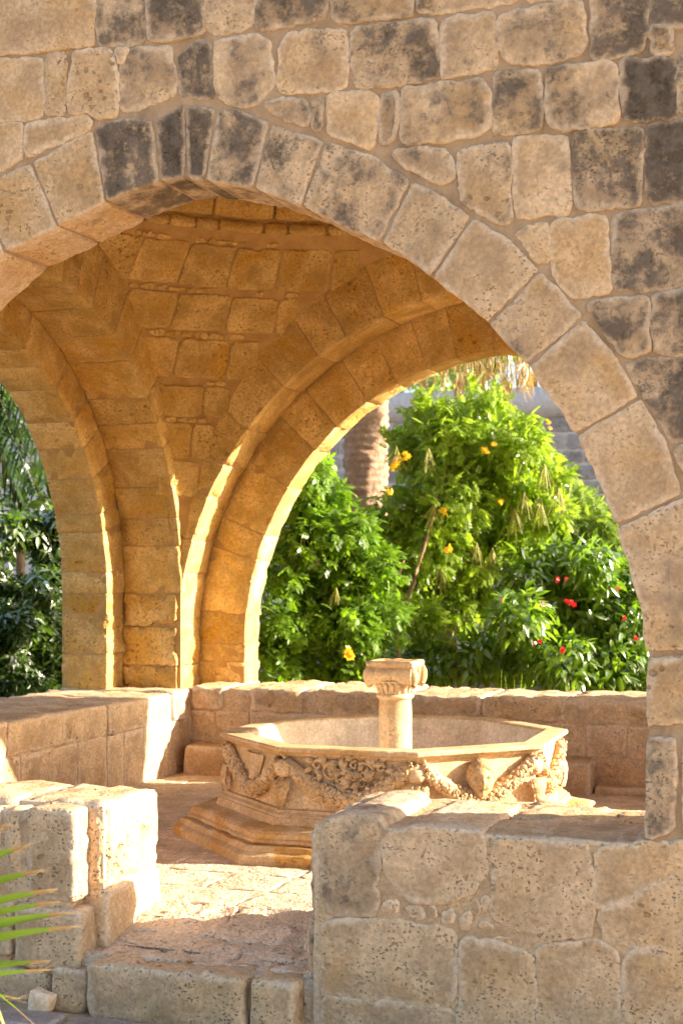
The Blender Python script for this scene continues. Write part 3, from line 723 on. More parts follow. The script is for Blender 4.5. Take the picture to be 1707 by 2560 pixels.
for a, b in zip(cut[:-1], cut[1:]): add_block(rw, (a + .006, b - .006), (1.60, YI + .03), (.27, .51 + rng.uniform(-.01, .01)), col=(0, .52, 1, .5), amp=.012, rnd=.025, name='ledge_stone')
cut = [.8, 1.3, 1.8, 2.3]
for a, b in zip(cut[:-1], cut[1:]): add_block(rw, (a + .006, b - .006), (1.66, YI + .03), (.27, .355), col=(0, .5, 1, .4), amp=.012, rnd=.025, name='ledge_stone')
# left low wall
ll = box_core('low_wall', (-3.05, XI - .006), (-2.3, YR - .05), (.0, .868), M_STONE, seg=.08, amp=.008)
color(ll, .05, .53, .6, .2)
tag(ll, 'low stone wall under the left side arch, half in shade', 'wall')
cut = [-2.3, -1.7, -1.1, -.55, .05, .62, 1.12, 1.55, 1.86]
for a, b in zip(cut[:-1], cut[1:]):
    add_block(ll, (-3.08, XI + .005 + rng.uniform(-.012, .012)), (a + .004, b - .004), (.68, .885 + rng.uniform(-.01, .01)), col=(.10, .55, 1.0, .2), amp=.016, rnd=.02, hole=.3, seg=.04, maxn=18, freq=8)
cut = [-2.3, -1.8, -1.4, -.9, -.4, -.05, .25, .62, .85, 1.12, 1.45, 1.86]
for a, b in zip(cut[:-1], cut[1:]):
    add_block(ll, (XI - .2, XI), (a + .005, b - .005), (.28, .676), col=(.08, .54, .9, .25), amp=.011, rnd=.012, seg=.04)
# right low wall (lets the sun in over its top)
rl = box_core('low_wall', (2.18, 3.05), (-2.0, YR - .05), (.0, .80), M_MORTAR, seg=.2, amp=.006)
tag(rl, 'low stone wall under the right side arch, hidden behind the right jamb', 'wall')
for a in np.arange(-2.0, 1.8, .55): add_block(rl, (2.16, 3.08), (a + .004, a + .546), (.66, .86), amp=.014, rnd=.03); add_block(rl, (2.165, 2.4), (a + .004, a + .546), (.28, .655), amp=.012)

# ------------------------------------------------------------------ fountain
fo = empty('octagonal_fountain', (0, 0, FZ0)); tag(fo, 'carved octagonal stone fountain with garlands and a central column', 'fountain')
OROT = R(2)
def octa(name, prof, mat, parent, m=6, closed=False, amp=.003, col=(0, .5, .5, .4), freq=14):
    vs, fs, ed = [], [], []; n = 8 * m; so = Vector((sd(), 3, 1)) * 1.7
    for r, z in prof:
        for k in range(8):
            a0 = R(22.5 + 45 * k) + OROT; a1 = a0 + R(45)
            for j in range(m):
                t = j / m; x = r * (math.cos(a0) * (1 - t) + math.cos(a1) * t); y = r * (math.sin(a0) * (1 - t) + math.sin(a1) * t)
                q = Vector((x, y, z)); d = amp * fr(q * freq + so); l = max(math.hypot(x, y), 1e-5)
                vs.append((x + x / l * d, y + y / l * d, z - FZ0 + .6 * amp * fr(q * freq * 1.3 - so))); ed.append(.6)
    for i in range(len(prof) - 1):
        for j in range(n): fs.append((i * n + j, i * n + (j + 1) % n, (i + 1) * n + (j + 1) % n, (i + 1) * n + j))
    o = link(name, mk(name, vs, fs, ed, smooth=False), mat, parent); color(o, *col); return o
octa('base_step', [(1.235, .28), (1.235, .345), (1.225, .352), (1.20, .362), (1.19, .378), (1.185, .388), (1.0, .389)], M_CARVE, fo, 14, amp=.011, col=(.02, .5, .9, 1.1))
octa('base_step', [(1.135, .385), (1.15, .395), (1.15, .41), (1.135, .418), (1.135, .44), (1.12, .452), (1.10, .458), (.9, .47)], M_CARVE, fo, 14, amp=.010, col=(.02, .52, .9, 1.0))
octa('plinth', [(1.0, .46), (.985, .50), (.975, .502), (.97, .512), (.95, .522), (.945, .535), (.9, .54)], M_CARVE, fo, 8, amp=.003, col=(.02, .5, .5, .6))
bowl = octa('bowl', [(.925, .53), (.92, .56), (.915, .70), (.915, .812)], M_CARVE, fo, 10, amp=.004, col=(.0, .5, .6, .55))
octa('rim', [(.915, .800), (.923, .804), (.928, .812), (.942, .814), (.946, .824), (.955, .829), (.974, .833), (.98, .838), (.98, .853), (.972, .859), (.86, .862), (.845, .858), (.835, .845)], M_CARVE, bowl, 12, amp=.0035, col=(.0, .48, .5, .5))
octa('basin', [(.836, .85), (.825, .80), (.80, .72), (.76, .66), (.70, .625), (.55, .61), (.25, .605), (.02, .603)], M_BASIN, bowl, 6, amp=.002, col=(.0, .5, .25, .1))
AP = .915 * math.cos(R(22.5)); HWD = .915 * math.sin(R(22.5))
def face_frame(k):
    """k-th face: centre angle; returns map (u along face to the right seen from outside, n outward, z)"""
    an = R(45 * k) + OROT; n_ = Vector((math.cos(an), math.sin(an), 0)); u_ = Vector((-n_.y, n_.x, 0))
    return lambda u, n, z: n_ * (AP + n) + u_ * u + Vector((0, 0, z - FZ0))
def tube(pts, rad, nseg=10, bumpy=None, squash=1.0):
    vs, fs = [], []; n = len(pts)
    for i, p in enumerate(pts):
        t = (pts[min(n - 1, i + 1)] - pts[max(0, i - 1)]).normalized()
        a = t.cross(Vector((.13, .37, 1)) if abs(t.z) < .95 else Vector((1, 0, 0))).normalized(); b = t.cross(a)
        for j in range(nseg):
            an = 2 * math.pi * j / nseg; q = p + (a * math.cos(an) + b * math.sin(an)) * rad[i]
            if bumpy: q = q + (q - p).normalized() * bumpy(q)
            vs.append(q)
    for i in range(n - 1):
        for j in range(nseg): fs.append((i * nseg + j, i * nseg + (j + 1) % nseg, (i + 1) * nseg + (j + 1) % nseg, (i + 1) * nseg + j))
    fs.append(tuple(range(nseg))[::-1]); fs.append(tuple((n - 1) * nseg + j for j in range(nseg)))
    return vs, fs
def knobs(q):
    d = noise.voronoi(q * 46)[0]; return .014 * (1 - min(1, d[0] * 1.5)) - .008 * max(0, .25 - (d[1] - d[0])) * 4
# garland: one mesh, turned for every face
gpts = []; grad = []
for i in range(61):
    t = -1 + 2 * i / 60; gpts.append(Vector((.335 * t, -(AP + .022), .60 + .185 * abs(t) ** 1.75 - FZ0))); grad.append(.047 - .012 * abs(t) ** 2)
vs, fs = tube(gpts, [r * .86 for r in grad], 14, knobs)
for i in range(330):
    t = rng.uniform(0, 59.99); i0 = int(t); p = gpts[i0].lerp(gpts[i0 + 1], t - i0); an = rng.uniform(-.2, math.pi + .2)
    dv = Vector((rng.uniform(-.3, .3), -math.sin(an), math.cos(an))).normalized(); c0 = p + dv * grad[i0] * .92; rb = rng.uniform(.006, .0125); b0 = len(vs)
    for u in range(5):
        for v_ in range(7):
            a1 = math.pi * (u + .02) / 4.04; a2 = 2 * math.pi * v_ / 7; vs.append(c0 + Vector((math.sin(a1) * math.cos(a2), math.sin(a1) * math.sin(a2), math.cos(a1))) * rb)
    for u in range(4):
        for v_ in range(7): fs.append((b0 + u * 7 + v_, b0 + u * 7 + (v_ + 1) % 7, b0 + (u + 1) * 7 + (v_ + 1) % 7, b0 + (u + 1) * 7 + v_))
gme = mk('garland', vs, fs, [.7] * len(vs)); gme.materials.append(M_CARVE)
for k in range(8):
    o = bpy.data.objects.new('garland', gme); sc.collection.objects.link(o); o.parent = bowl; o.rotation_euler = (0, 0, OROT + R(45 * k)); color(o, 0, .5, 1.0, .5)
# pendant leaf bunch on every corner
def leaf_bunch():
    vs, fs = [], []
    for (dx, rz, L, wd) in ((0, 0, .15, .05), (-.035, .35, .12, .04), (.035, -.35, .12, .04), (0, 0, .11, .03)):
        b0 = len(vs); nL, nW = 10, 6
        for i in range(nL + 1):
            t = i / nL; ww = wd * math.sin(math.pi * min(1, .12 + .88 * t) ** .9) * (1 + .10 * math.sin(t * 22))
            for j in range(nW + 1):
                s = -1 + 2 * j / nW; x = dx + ww * s + math.sin(rz) * t * L; z = -t * L * math.cos(rz)
                vs.append(Vector((x, -.028 * (1 - s * s) - .012 * math.sin(t * 3) + .006 * math.cos(s * 9), z)))
        for i in range(nL):
            for j in range(nW):
                q = b0 + i * (nW + 1) + j; fs.append((q, q + 1, q + nW + 2, q + nW + 1))
    return mk('corner_leaf', vs, fs, [.7] * len(vs))
lme = leaf_bunch(); lme.materials.append(M_CARVE)
bme = mk('corner_boss', *(lambda r: ([Vector((math.cos(2 * math.pi * j / 12) * math.sin(math.pi * (i + .01) / 8.02) * .055, -math.sin(2 * math.pi * j / 12) * math.sin(math.pi * (i + .01) / 8.02) * .05, math.cos(math.pi * (i + .01) / 8.02) * .05)) * (1 + .18 * noise.noise(Vector((i * 1.3, j * .9, 0)))) for i in range(9) for j in range(12)], [(i * 12 + j, i * 12 + (j + 1) % 12, (i + 1) * 12 + (j + 1) % 12, (i + 1) * 12 + j) for i in range(8) for j in range(12)]))(0)); bme.materials.append(M_CARVE)
for k in range(8):
    an = R(22.5 + 45 * k) + OROT
    o = bpy.data.objects.new('corner_leaf', lme); sc.collection.objects.link(o); o.parent = bowl
    o.location = (math.cos(an) * .93, math.sin(an) * .93, .685 - FZ0); o.rotation_euler = (0, 0, an + math.pi / 2); color(o, 0, .5, .6, .5)
    o = bpy.data.objects.new('corner_boss', bme); sc.collection.objects.link(o); o.parent = bowl
    o.location = (math.cos(an) * .915, math.sin(an) * .915, .745 - FZ0); o.rotation_euler = (0, 0, an + math.pi / 2); color(o, 0, .5, .8, .5)
# scrolling vine on the front face (normal -Y: face 6), drapery on face 5, head on face 7
ff = face_frame(6)
def spiral(cx, cz, r0, turns, a0, dirn):
    return [ff(cx + r * math.cos(a), .014, cz + r * math.sin(a)) for r, a in [(r0 * (1 - .75 * t), a0 + dirn * turns * 2 * math.pi * t) for t in [i / 22 for i in range(23)]]]
vs, fs = [], []
def addm(v2, f2):
    b0 = len(vs); vs.extend(v2); fs.extend([tuple(q + b0 for q in f_) for f_ in f2])
def leafm(c, ang, L):
    P = []; b0 = len(vs)
    for i in range(6):
        t = i / 5; wv = L * .26 * math.sin(math.pi * (t * .92 + .04))
        for s in (-1, 0, 1):
            u = t * L; v_ = s * wv
            vs.append(ff(c[0] + u * math.cos(ang) - v_ * math.sin(ang), .034 - .022 * abs(s) + .008 * math.sin(t * 3), c[1] + u * math.sin(ang) + v_ * math.cos(ang)))
    for i in range(5):
        for s in range(2):
            q = b0 + i * 3 + s; fs.append((q, q + 1, q + 4, q + 3))
for sx_ in (-1, 1):
    for (cx, cz, r0, a0, dr) in ((.088, .735, .058, 2.2, -1), (.03, .715, .040, -1.0, 1), (.165, .768, .032, 3.0, -1), (.075, .685, .030, .5, 1), (.03, .775, .025, 1, 1)):
        sp = spiral(sx_ * cx, cz, r0, 1.0, a0 if sx_ > 0 else math.pi - a0, dr * sx_)
        addm(*tube(sp, [.0095 - .003 * i / 22 for i in range(23)], 6))
        for i in range(5):
            a = rng.uniform(0, 6.28); leafm((sx_ * cx + r0 * .9 * math.cos(a), cz + r0 * .9 * math.sin(a)), a + rng.uniform(-1, 1), rng.uniform(.048, .072))
vine = link('vine_relief', mk('vine_relief', vs, fs, [.7] * len(vs)), M_CARVE, bowl); color(vine, 0, .5, .3, .5)
f5 = face_frame(5)
vs, fs = [], []
for i in range(15):
    t = i / 14
    for j in range(13):
        s = -1 + j / 6; wv = .10 * (1 - t) ** .8 + .028
        vs.append(f5(wv * s, .008 + .035 * (1 - s * s) * (.5 + .5 * t) + .006 * math.cos(s * 12) * (1 - t), .785 - .135 * t))
for i in range(14):
    for j in range(12): q = i * 13 + j; fs.append((q, q + 1, q + 14, q + 13))
dr = link('drapery_relief', mk('drapery_relief', vs, fs, [.7] * len(vs)), M_CARVE, bowl); color(dr, 0, .5, .3, .55)
# carved head
f7 = face_frame(7)
def g2(x, z, cx, cz, sx_, sz): return math.exp(-((x - cx) / sx_) ** 2 - ((z - cz) / sz) ** 2)
vs, fs = [], []; nu, nv = 44, 36
for i in range(nv + 1):
    ph = math.pi * i / nv
    for j in range(nu):
        th_ = 2 * math.pi * j / nu; x = math.sin(ph) * math.cos(th_); n_ = math.sin(ph) * math.sin(th_); z = math.cos(ph)
        wd = 1 - .22 * max(0, -z) ** 1.5
        d = n_ * .05 
        if n_ > 0:
            d += .026 * g2(x, z, 0, -.10, .13, .22) + .010 * g2(x, z, 0, .28, .55, .10)
            d -= .016 * (g2(x, z, .34, .10, .17, .10) + g2(x, z, -.34, .10, .17, .10))
            d += .006 * (g2(x, z, .34, .08, .10, .05) + g2(x, z, -.34, .08, .10, .05))
            d += .007 * (g2(x, z, 0, -.43, .24, .05) + g2(x, z, 0, -.57, .20, .05)) - .011 * g2(x, z, 0, -.50, .26, .04)
            d += .008 * g2(x, z, 0, -.80, .22, .14) + .005 * (g2(x, z, .45, -.25, .25, .25) + g2(x, z, -.45, -.25, .25, .25))
        hx_, hn_ = .070 * wd * x, d * 1.25; ca, sa = math.cos(R(22)), math.sin(R(22)); vs.append(f7(hx_ * ca - hn_ * sa, .042 + hx_ * sa + hn_ * ca, .702 + .096 * z))
for i in range(nv):
    for j in range(nu): fs.append((i * nu + j, i * nu + (j + 1) % nu, (i + 1) * nu + (j + 1) % nu, (i + 1) * nu + j))
hd = link('carved_head', mk('carved_head', vs, fs, [.8] * len(vs)), M_CARVE, bowl); color(hd, 0, .56, .2, .35)
vs, fs = [], []; nu2, nv2 = 72, 48; keep = []
for i in range(nv2 + 1):
    ph = math.pi * i / nv2
    for j in range(nu2):
        th_ = 2 * math.pi * j / nu2; x = math.sin(ph) * math.cos(th_); n_ = math.sin(ph) * math.sin(th_); z = math.cos(ph)
        line = .66 - .80 * x * x - .35 * max(0, .25 - n_)
        hin = z > line and z > -.45
        wave = math.sin(26 * math.atan2(z - .05, abs(x) + .25))
        edge_ = min(1, max(0, (z - line) / .12)); k = 1.0 + (.10 + .018 * wave * min(1, abs(x) * 2.5) + .05 * max(0, abs(x) - .5)) * edge_
        keep.append(hin); hx_, hn_ = .070 * k * x, .0625 * k * n_; vs.append(f7(hx_ * ca - hn_ * sa, .042 + hx_ * sa + hn_ * ca, .702 + .096 * k * z))
for i in range(nv2):
    for j in range(nu2):
        q = (i * nu2 + j, i * nu2 + (j + 1) % nu2, (i + 1) * nu2 + (j + 1) % nu2, (i + 1) * nu2 + j)
        if sum(keep[t] for t in q) >= 3: fs.append(q)
hr = link('hair', mk('hair', vs, fs, [.8] * len(vs)), M_CARVE, hd); color(hr, 0, .52, .4, .4)
# column with its capital
def lathe(prof, n=32, amp=0, c=(0, 0)):
    vs, fs = [], []
    for r, z in prof:
        for j in range(n):
            a = 2 * math.pi * j / n; p = Vector((r * math.cos(a), r * math.sin(a), z)); rr = r + amp * fr(p * 16)
            vs.append((c[0] + rr * math.cos(a), c[1] + rr * math.sin(a), z - FZ0))
    for i in range(len(prof) - 1):
        for j in range(n): fs.append((i * n + j, i * n + (j + 1) % n, (i + 1) * n + (j + 1) % n, (i + 1) * n + j))
    fs.append(tuple((len(prof) - 1) * n + j for j in range(n)))
    return vs, fs
vs, fs = lathe([(.094, .60)] + [(.0945 - .0003 * i, .60 + .44 * i / 14) for i in range(15)] + [(.09, 1.042)], 36, .003)
cl = link('column', mk('column', vs, fs, [.7] * len(vs)), M_CARVE, fo); color(cl, 0, .56, .5, .3)
vs, fs = lathe([(.088, 1.036), (.100, 1.042), (.106, 1.052), (.104, 1.062), (.092, 1.068), (.090, 1.072), (.092, 1.085), (.098, 1.105), (.108, 1.125), (.118, 1.138), (.12, 1.142), (.06, 1.145)], 36, .003)
addm([], [])
for k in range(18):
    a = 2 * math.pi * k / 18
    pts = [Vector((math.cos(a) * r, math.sin(a) * r, z - FZ0)) for r, z in ((.091, 1.072), (.095, 1.09), (.102, 1.11), (.113, 1.13))]
    addm(*tube(pts, [.006, .008, .010, .009], 6))
nk = link('neck', mk('neck', vs, fs, [.7] * len(vs)), M_CARVE, cl); color(nk, 0, .56, .6, .35)
vs, fs = [], []
for sy_ in (-1, 1):
    pts, rad = [], []
    for i in range(25):
        t = -1 + 2 * i / 24; pts.append(Vector((.128 * t, sy_ * .076, 1.176 - FZ0 - .006 * abs(t)))); rad.append((.044 + .014 * t * t) + (.006 if abs(t) < .08 else 0) - (.004 if .08 <= abs(t) < .16 else 0))
    addm(*tube(pts, rad, 18, lambda q: .002 * fr(q * 20)))
    # volute ears hanging at both ends
    for sx_ in (-1, 1):
        pts = [Vector((sx_ * (.122 + .012 * math.sin(3.1 * t)), sy_ * (.074 + .022 * (1 - t)), 1.222 - FZ0 - .115 * t)) for t in [i / 10 for i in range(11)]]
        addm(*tube(pts, [.016 + .010 * math.sin(math.pi * (i / 10) ** .8) for i in range(11)], 10, lambda q: .002 * fr(q * 22)))
bl = link('volute', mk('volute', vs, fs, [.7] * len(vs)), M_CARVE, cl); color(bl, 0, .56, .5, .4)
vs, fs = [], []
W2, D2 = .136, .112
lv = [((W2 - .02, D2 - .02), 1.190), ((W2 - .015, D2 - .015), 1.214), ((W2 - .005, D2 - .005), 1.220), ((W2, D2), 1.232), ((W2, D2), 1.246), ((W2 - .006, D2 - .006), 1.254), ((W2 - .035, D2 - .035), 1.253), ((W2 - .045, D2 - .045), 1.238), ((.02, .02), 1.236)]
for (a, b), z in lv:
    for k, (s1, s2) in enumerate(((-1, -1), (1, -1), (1, 1), (-1, 1))):
        e1, e2 = ((1, -1), (1, 1), (-1, 1), (-1, -1))[k]
        for t in [i / 10 for i in range(10)]:
            p = Vector((a * (s1 + (e1 - s1) * t), b * (s2 + (e2 - s2) * t), z - FZ0)); p += p.normalized() * .004 * fr(p * 25); vs.append(p)
for i in range(len(lv) - 1):
    for j in range(40): fs.append((i * 40 + j, i * 40 + (j + 1) % 40, (i + 1) * 40 + (j + 1) % 40, (i + 1) * 40 + j))
fs.append(tuple((len(lv) - 1) * 40 + j for j in range(40)))
ab = link('abacus', mk('abacus', vs, fs, [.7] * len(vs)), M_CARVE, cl); color(ab, 0, .54, .6, .5)

# ------------------------------------------------------------------ garden: leaves by the thousand
nr_ = np.random.default_rng(5)
def pinnate(npair=4, L=.10, wl=.030, ll=.058):
    V, F = [], []
    def leaf(o, dirv, ln, wd, up):
        b0 = len(V); d = dirv / np.linalg.norm(dirv); s = np.cross(d, up); s /= np.linalg.norm(s)
        for t, k in ((0, .12), (.3, .9), (.65, .8), (1, .02)):
            for q in (-1, 1):
                p = o + d * ln * t + s * wd * .5 * k * q - up * (.22 * ln * t * t); V.append(p)
        for i in range(3): F.append((b0 + 2 * i, b0 + 2 * i + 1, b0 + 2 * i + 3, b0 + 2 * i + 2))
    upv = np.array([0, 0, 1.])
    for i in range(npair):
        t = (i + .6) / npair; o = np.array([t * L, 0, -.25 * L * t * t])
        for q in (-1, 1): leaf(o, np.array([.55, q * 1.0, -.15]), ll, wl, upv)
    leaf(np.array([L, 0, -.25 * L]), np.array([1., 0, -.4]), ll, wl, upv)
    return np.array(V), np.array(F)
def single(ln, wd, rows=4):
    V, F = [], []
    for i in range(rows + 1):
        t = i / rows; k = math.sin(math.pi * (t ** .8) * .97 + .05)
        for q in (-1, 0, 1): V.append((t * ln, q * wd * .5 * k, -.3 * ln * t * t + .10 * wd * abs(q) * k))
    for i in range(rows):
        for q in range(2): a = i * 3 + q; F.append((a, a + 1, a + 4, a + 3))
    return np.array(V), np.array(F)
def whorl(n, ln, wd):
    V0, F0 = single(ln, wd, 3); V, F = [], []
    for i in range(n):
        a = 2 * math.pi * i / n; c, s = math.cos(a), math.sin(a); Rm = np.array([[c, -s, 0], [s, c, 0], [0, 0, 1]])
        F.append(F0 + len(V0) * i); V.append((V0 + [0, 0, .02 * (i % 2)]) @ Rm.T)
    return np.vstack(V), np.vstack(F)
def foliage(name, lumps, count, tmpl, mat, parent, smin=.7, smax=1.25, droop=.25, shell=.5, outw=.8):
    """lumps: (px, py, radius px, depth m); leaves sit mainly in the outer shell of each clump"""
    V0, F0 = tmpl; C, N_ = [], []
    tot = sum(l[2] ** 2 for l in lumps)
    for (x, y, r, dp) in lumps:
        k = int(count * r * r / tot); rw_ = r * dp / FPX; c = np.array(at(x, y, dp))
        d = nr_.normal(size=(k, 3)); d /= np.linalg.norm(d, axis=1)[:, None]
        rad = rw_ * (shell + (1 - shell) * nr_.random(k) ** .6) * (1 + .22 * np.sin(d[:, 0] * 5 + x) * np.cos(d[:, 2] * 6 + y))
        C.append(c + d * rad[:, None] * np.array([1, 1, .92])); N_.append(d)
    C = np.vstack(C); N_ = np.vstack(N_); k = len(C)
    X = N_ * outw + nr_.normal(size=(k, 3)) * .65; X[:, 2] -= droop; X /= np.linalg.norm(X, axis=1)[:, None]
    Z = N_ * .6 + np.array([0, 0, .8]) + nr_.normal(size=(k, 3)) * .4; Y = np.cross(Z, X); Y /= np.linalg.norm(Y, axis=1)[:, None]; Z = np.cross(X, Y)
    S = smin + (smax - smin) * nr_.random(k)
    V = C[:, None, :] + S[:, None, None] * (V0[None, :, 0:1] * X[:, None, :] + V0[None, :, 1:2] * Y[:, None, :] + V0[None, :, 2:3] * Z[:, None, :])
    F = (F0[None] + (np.arange(k) * len(V0))[:, None, None]).reshape(-1, F0.shape[1])
    o = link(name, np_mesh(name, V.reshape(-1, 3), F), mat, parent); tag(o, kind='stuff'); return o
def branch(name, pts, r0, r1, mat, parent):
    P = []
    for i in range(len(pts) - 1):
        for t in range(6): P.append(pts[i].lerp(pts[i + 1], t / 6) + Vector((noise.noise(pts[i] * 3 + Vector((t, 0, 0))), 0, 0)) * .01)
    P.append(pts[-1]); n = len(P)
    vs, fs = tube(P, [r0 + (r1 - r0) * i / (n - 1) for i in range(n)], 10, lambda q: .12 * r0 * noise.noise(q * 25))
    return link(name, mk(name, vs, fs), mat, parent)
def gnd(x, y, dp): p = at(x, y, dp); return Vector((p.x, p.y, .1))
def flower(c, mat, parent, r=.035, n=5, per=6):
    V, F = [], []; V0, F0 = single(r, r * .8, 2)
    for b in range(n):
        off = np.clip(nr_.normal(size=3), -1.2, 1.2) * r * .55; ax = nr_.normal(size=3); ax[1] -= .8; ax /= np.linalg.norm(ax)
        s = np.cross(ax, [0, 0, 1.]); s /= np.linalg.norm(s); t = np.cross(s, ax)
        for q in range(per):
            a = 2 * math.pi * q / per; X = math.cos(a) * s + math.sin(a) * t + .35 * ax; Y = np.cross(ax, X)
            F.append(F0 + sum(len(v) for v in V)); V.append(np.array(c) + off + V0[:, 0:1] * X + V0[:, 1:2] * Y + V0[:, 2:3] * ax)
    return link('flower', np_mesh('flower', np.vstack(V), np.vstack(F)), mat, parent)
def pods(c, parent, L=.20, n=14):
    V, F = [], []; b0 = 0
    for i in range(n):
        d = np.array([nr_.normal() * .33, nr_.normal() * .33, -1.]); d /= np.linalg.norm(d); l = L * nr_.uniform(.6, 1.1)
        s = np.cross(d, nr_.normal(size=3)); s /= np.linalg.norm(s); u = np.cross(d, s)
        for t in (0, .5, 1):
            for (a, b) in ((1, 0), (-.5, .87), (-.5, -.87)): V.append(np.array(c) + d * l * t + np.array([0, 0, -.03 * t * t]) + (s * a + u * b) * .0042 * (1 - .6 * t))
        for t in range(2):
            for q in range(3): F.append((b0 + 3 * t + q, b0 + 3 * t + (q + 1) % 3, b0 + 3 * t + 3 + (q + 1) % 3, b0 + 3 * t + 3 + q))
        b0 += 9
    return link('seed_pods', np_mesh('seed_pods', np.array(V), np.array(F)), M_POD, parent)

# yellow trumpet-flowered shrub
sh = empty('flowering_shrub', gnd(1010, 1600, 12.6)); tag(sh, 'tall bright green shrub with yellow trumpet flowers behind the fountain', 'shrub')
def kid(o, p):
    o.parent = p; o.matrix_parent_inverse = __import__('mathutils').Matrix.Translation(-p.location); return o
def rehang(p):
    for c in list(p.children): c.matrix_parent_inverse = __import__('mathutils').Matrix.Translation(-p.location)
D1 = 13.4
lum = [(1085,1035,62),(1120,1100,70),(1210,1000,42),(1215,1060,75),(1290,1110,80),(1345,1150,52),(1190,1150,95),(1060,1150,70),(1010,1110,45),(1265,1215,75),(1345,1235,50),(1120,1250,95),(1215,1310,85),(1075,1360,90),(1000,1270,60),(1160,1420,85),(1030,1450,75),(1120,1520,80),(1230,1400,60),(1225,1500,60),(1040,1560,70),(1395,1190,34),(1375,1290,50),(1300,1330,62),(965,1340,62),(945,1440,60),(1300,1420,55)]
foliage('foliage', [(x, y, r, D1 + rng.uniform(-.45, .45)) for x, y, r in lum], 7800, pinnate(4, .085, .022, .046), M_LEAF_BRIGHT, sh, shell=.3)
branch('stem', [gnd(985, 1650, 12.3), at(1000, 1560, 12.6), at(1050, 1400, 12.6), at(1085, 1280, 12.8), at(1120, 1150, 13.0)], .024, .010, M_BARK, sh)
branch('stem', [gnd(890, 1640, 12.7), at(915, 1640, 12.7), at(960, 1540, 12.6), at(1010, 1400, 12.6)], .018, .008, M_BARK, sh)
branch('stem', [gnd(1100, 1650, 13.5), at(1150, 1450, 13.6), at(1220, 1200, 13.6)], .018, .008, M_BARK, sh)
for x, y, s in ((998,1148,.05),(985,1165,.04),(1018,1140,.04),(975,1228,.035),(1215,1125,.04),(1235,1110,.03),(1370,1055,.022),(1374,1072,.022),(1118,1372,.04),(1110,1280,.045),(1250,1255,.028),(872,1635,.055),(1250,1550,.035)):
    flower(at(x, y, 11.35 if y > 1600 and x < 900 else (12.2 if y == 1372 else D1 - .75)), M_YEL, sh, s * .75, 6)
for x, y, s in ((990,1115,.2),(1070,1120,.2),(1360,1160,.25),(1395,1220,.25),(1350,1245,.25),(1310,1230,.22),(1285,1270,.25),(1190,1355,.24),(1230,1370,.2),(1265,1420,.22),(1100,1420,.2),(1140,1555,.25),(1120,1570,.22),(1085,1260,.18),(1230,1390,.22),(1135,1650,.22)):
    pods(at(x, y, D1 - .7), sh, s * 1.05, 16)
rehang(sh)
# darker shrubs between palm and pier
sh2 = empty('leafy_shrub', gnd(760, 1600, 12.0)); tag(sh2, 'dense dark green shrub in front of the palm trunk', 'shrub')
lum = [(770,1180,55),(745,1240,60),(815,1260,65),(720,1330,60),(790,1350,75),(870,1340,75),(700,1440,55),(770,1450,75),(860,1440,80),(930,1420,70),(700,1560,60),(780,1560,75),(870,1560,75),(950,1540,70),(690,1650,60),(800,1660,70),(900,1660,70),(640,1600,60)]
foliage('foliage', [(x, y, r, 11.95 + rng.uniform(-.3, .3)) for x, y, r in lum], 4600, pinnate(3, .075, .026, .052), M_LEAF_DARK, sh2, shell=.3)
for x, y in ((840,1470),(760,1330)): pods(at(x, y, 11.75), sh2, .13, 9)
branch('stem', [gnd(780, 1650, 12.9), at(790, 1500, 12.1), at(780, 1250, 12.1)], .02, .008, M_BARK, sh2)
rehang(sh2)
# red flowered shrub on the right
sh3 = empty('flowering_shrub', gnd(1430, 1650, 11.8)); tag(sh3, 'broad-leaved shrub with small red flowers beside the right jamb', 'shrub')
lum = [(1310,1440,60),(1385,1405,65),(1470,1420,75),(1560,1440,65),(1300,1540,75),(1400,1530,85),(1500,1540,85),(1580,1570,70),(1290,1640,75),(1400,1650,85),(1520,1660,85),(1200,1640,70),(1100,1655,65),(1620,1680,60),(1000,1650,50),(1620,1480,50)]
foliage('foliage', [(x, y, r, 12.5 + rng.uniform(-.4, .4)) for x, y, r in lum], 7500, single(.115, .042), M_LEAF_JAT, sh3, shell=.3, droop=.5, smin=.6, smax=1.3)
branch('stem', [gnd(1430, 1690, 12.7), at(1430, 1600, 12.7), at(1410, 1450, 12.7)], .016, .006, M_BARK, sh3)
for x, y, s in ((1358,1510,.03),(1430,1507,.04),(1418,1500,.03),(1335,1607,.025),(1348,1602,.025),(1404,1629,.04),(1544,1470,.03),(1393,1450,.03),(1415,1445,.025),(1253,1500,.025),(1557,1545,.025),(1590,1595,.025)):
    flower(at(x, y, 11.8), M_RED, sh3, s * .62, 4, 5)
rehang(sh3)
# feathery bush behind
sh4 = empty('feathery_bush', gnd(1430, 1600, 14.5)); tag(sh4, 'pale feathery bush in front of the grey wall', 'bush')
lum = [(1330,1340,70),(1410,1310,70),(1490,1330,70),(1450,1262,45),(1560,1380,70),(1350,1420,70),(1460,1420,80),(1600,1450,60)]
foliage('foliage', [(x, y, r, 14.3 + rng.uniform(-.3, .3)) for x, y, r in lum], 4600, pinnate(6, .11, .013, .05), M_LEAF_FINE, sh4, shell=.3)
branch('stem', [gnd(1430, 1600, 14.3), at(1430, 1450, 14.3), at(1440, 1280, 14.3)], .02, .006, M_BARK, sh4)
rehang(sh4)
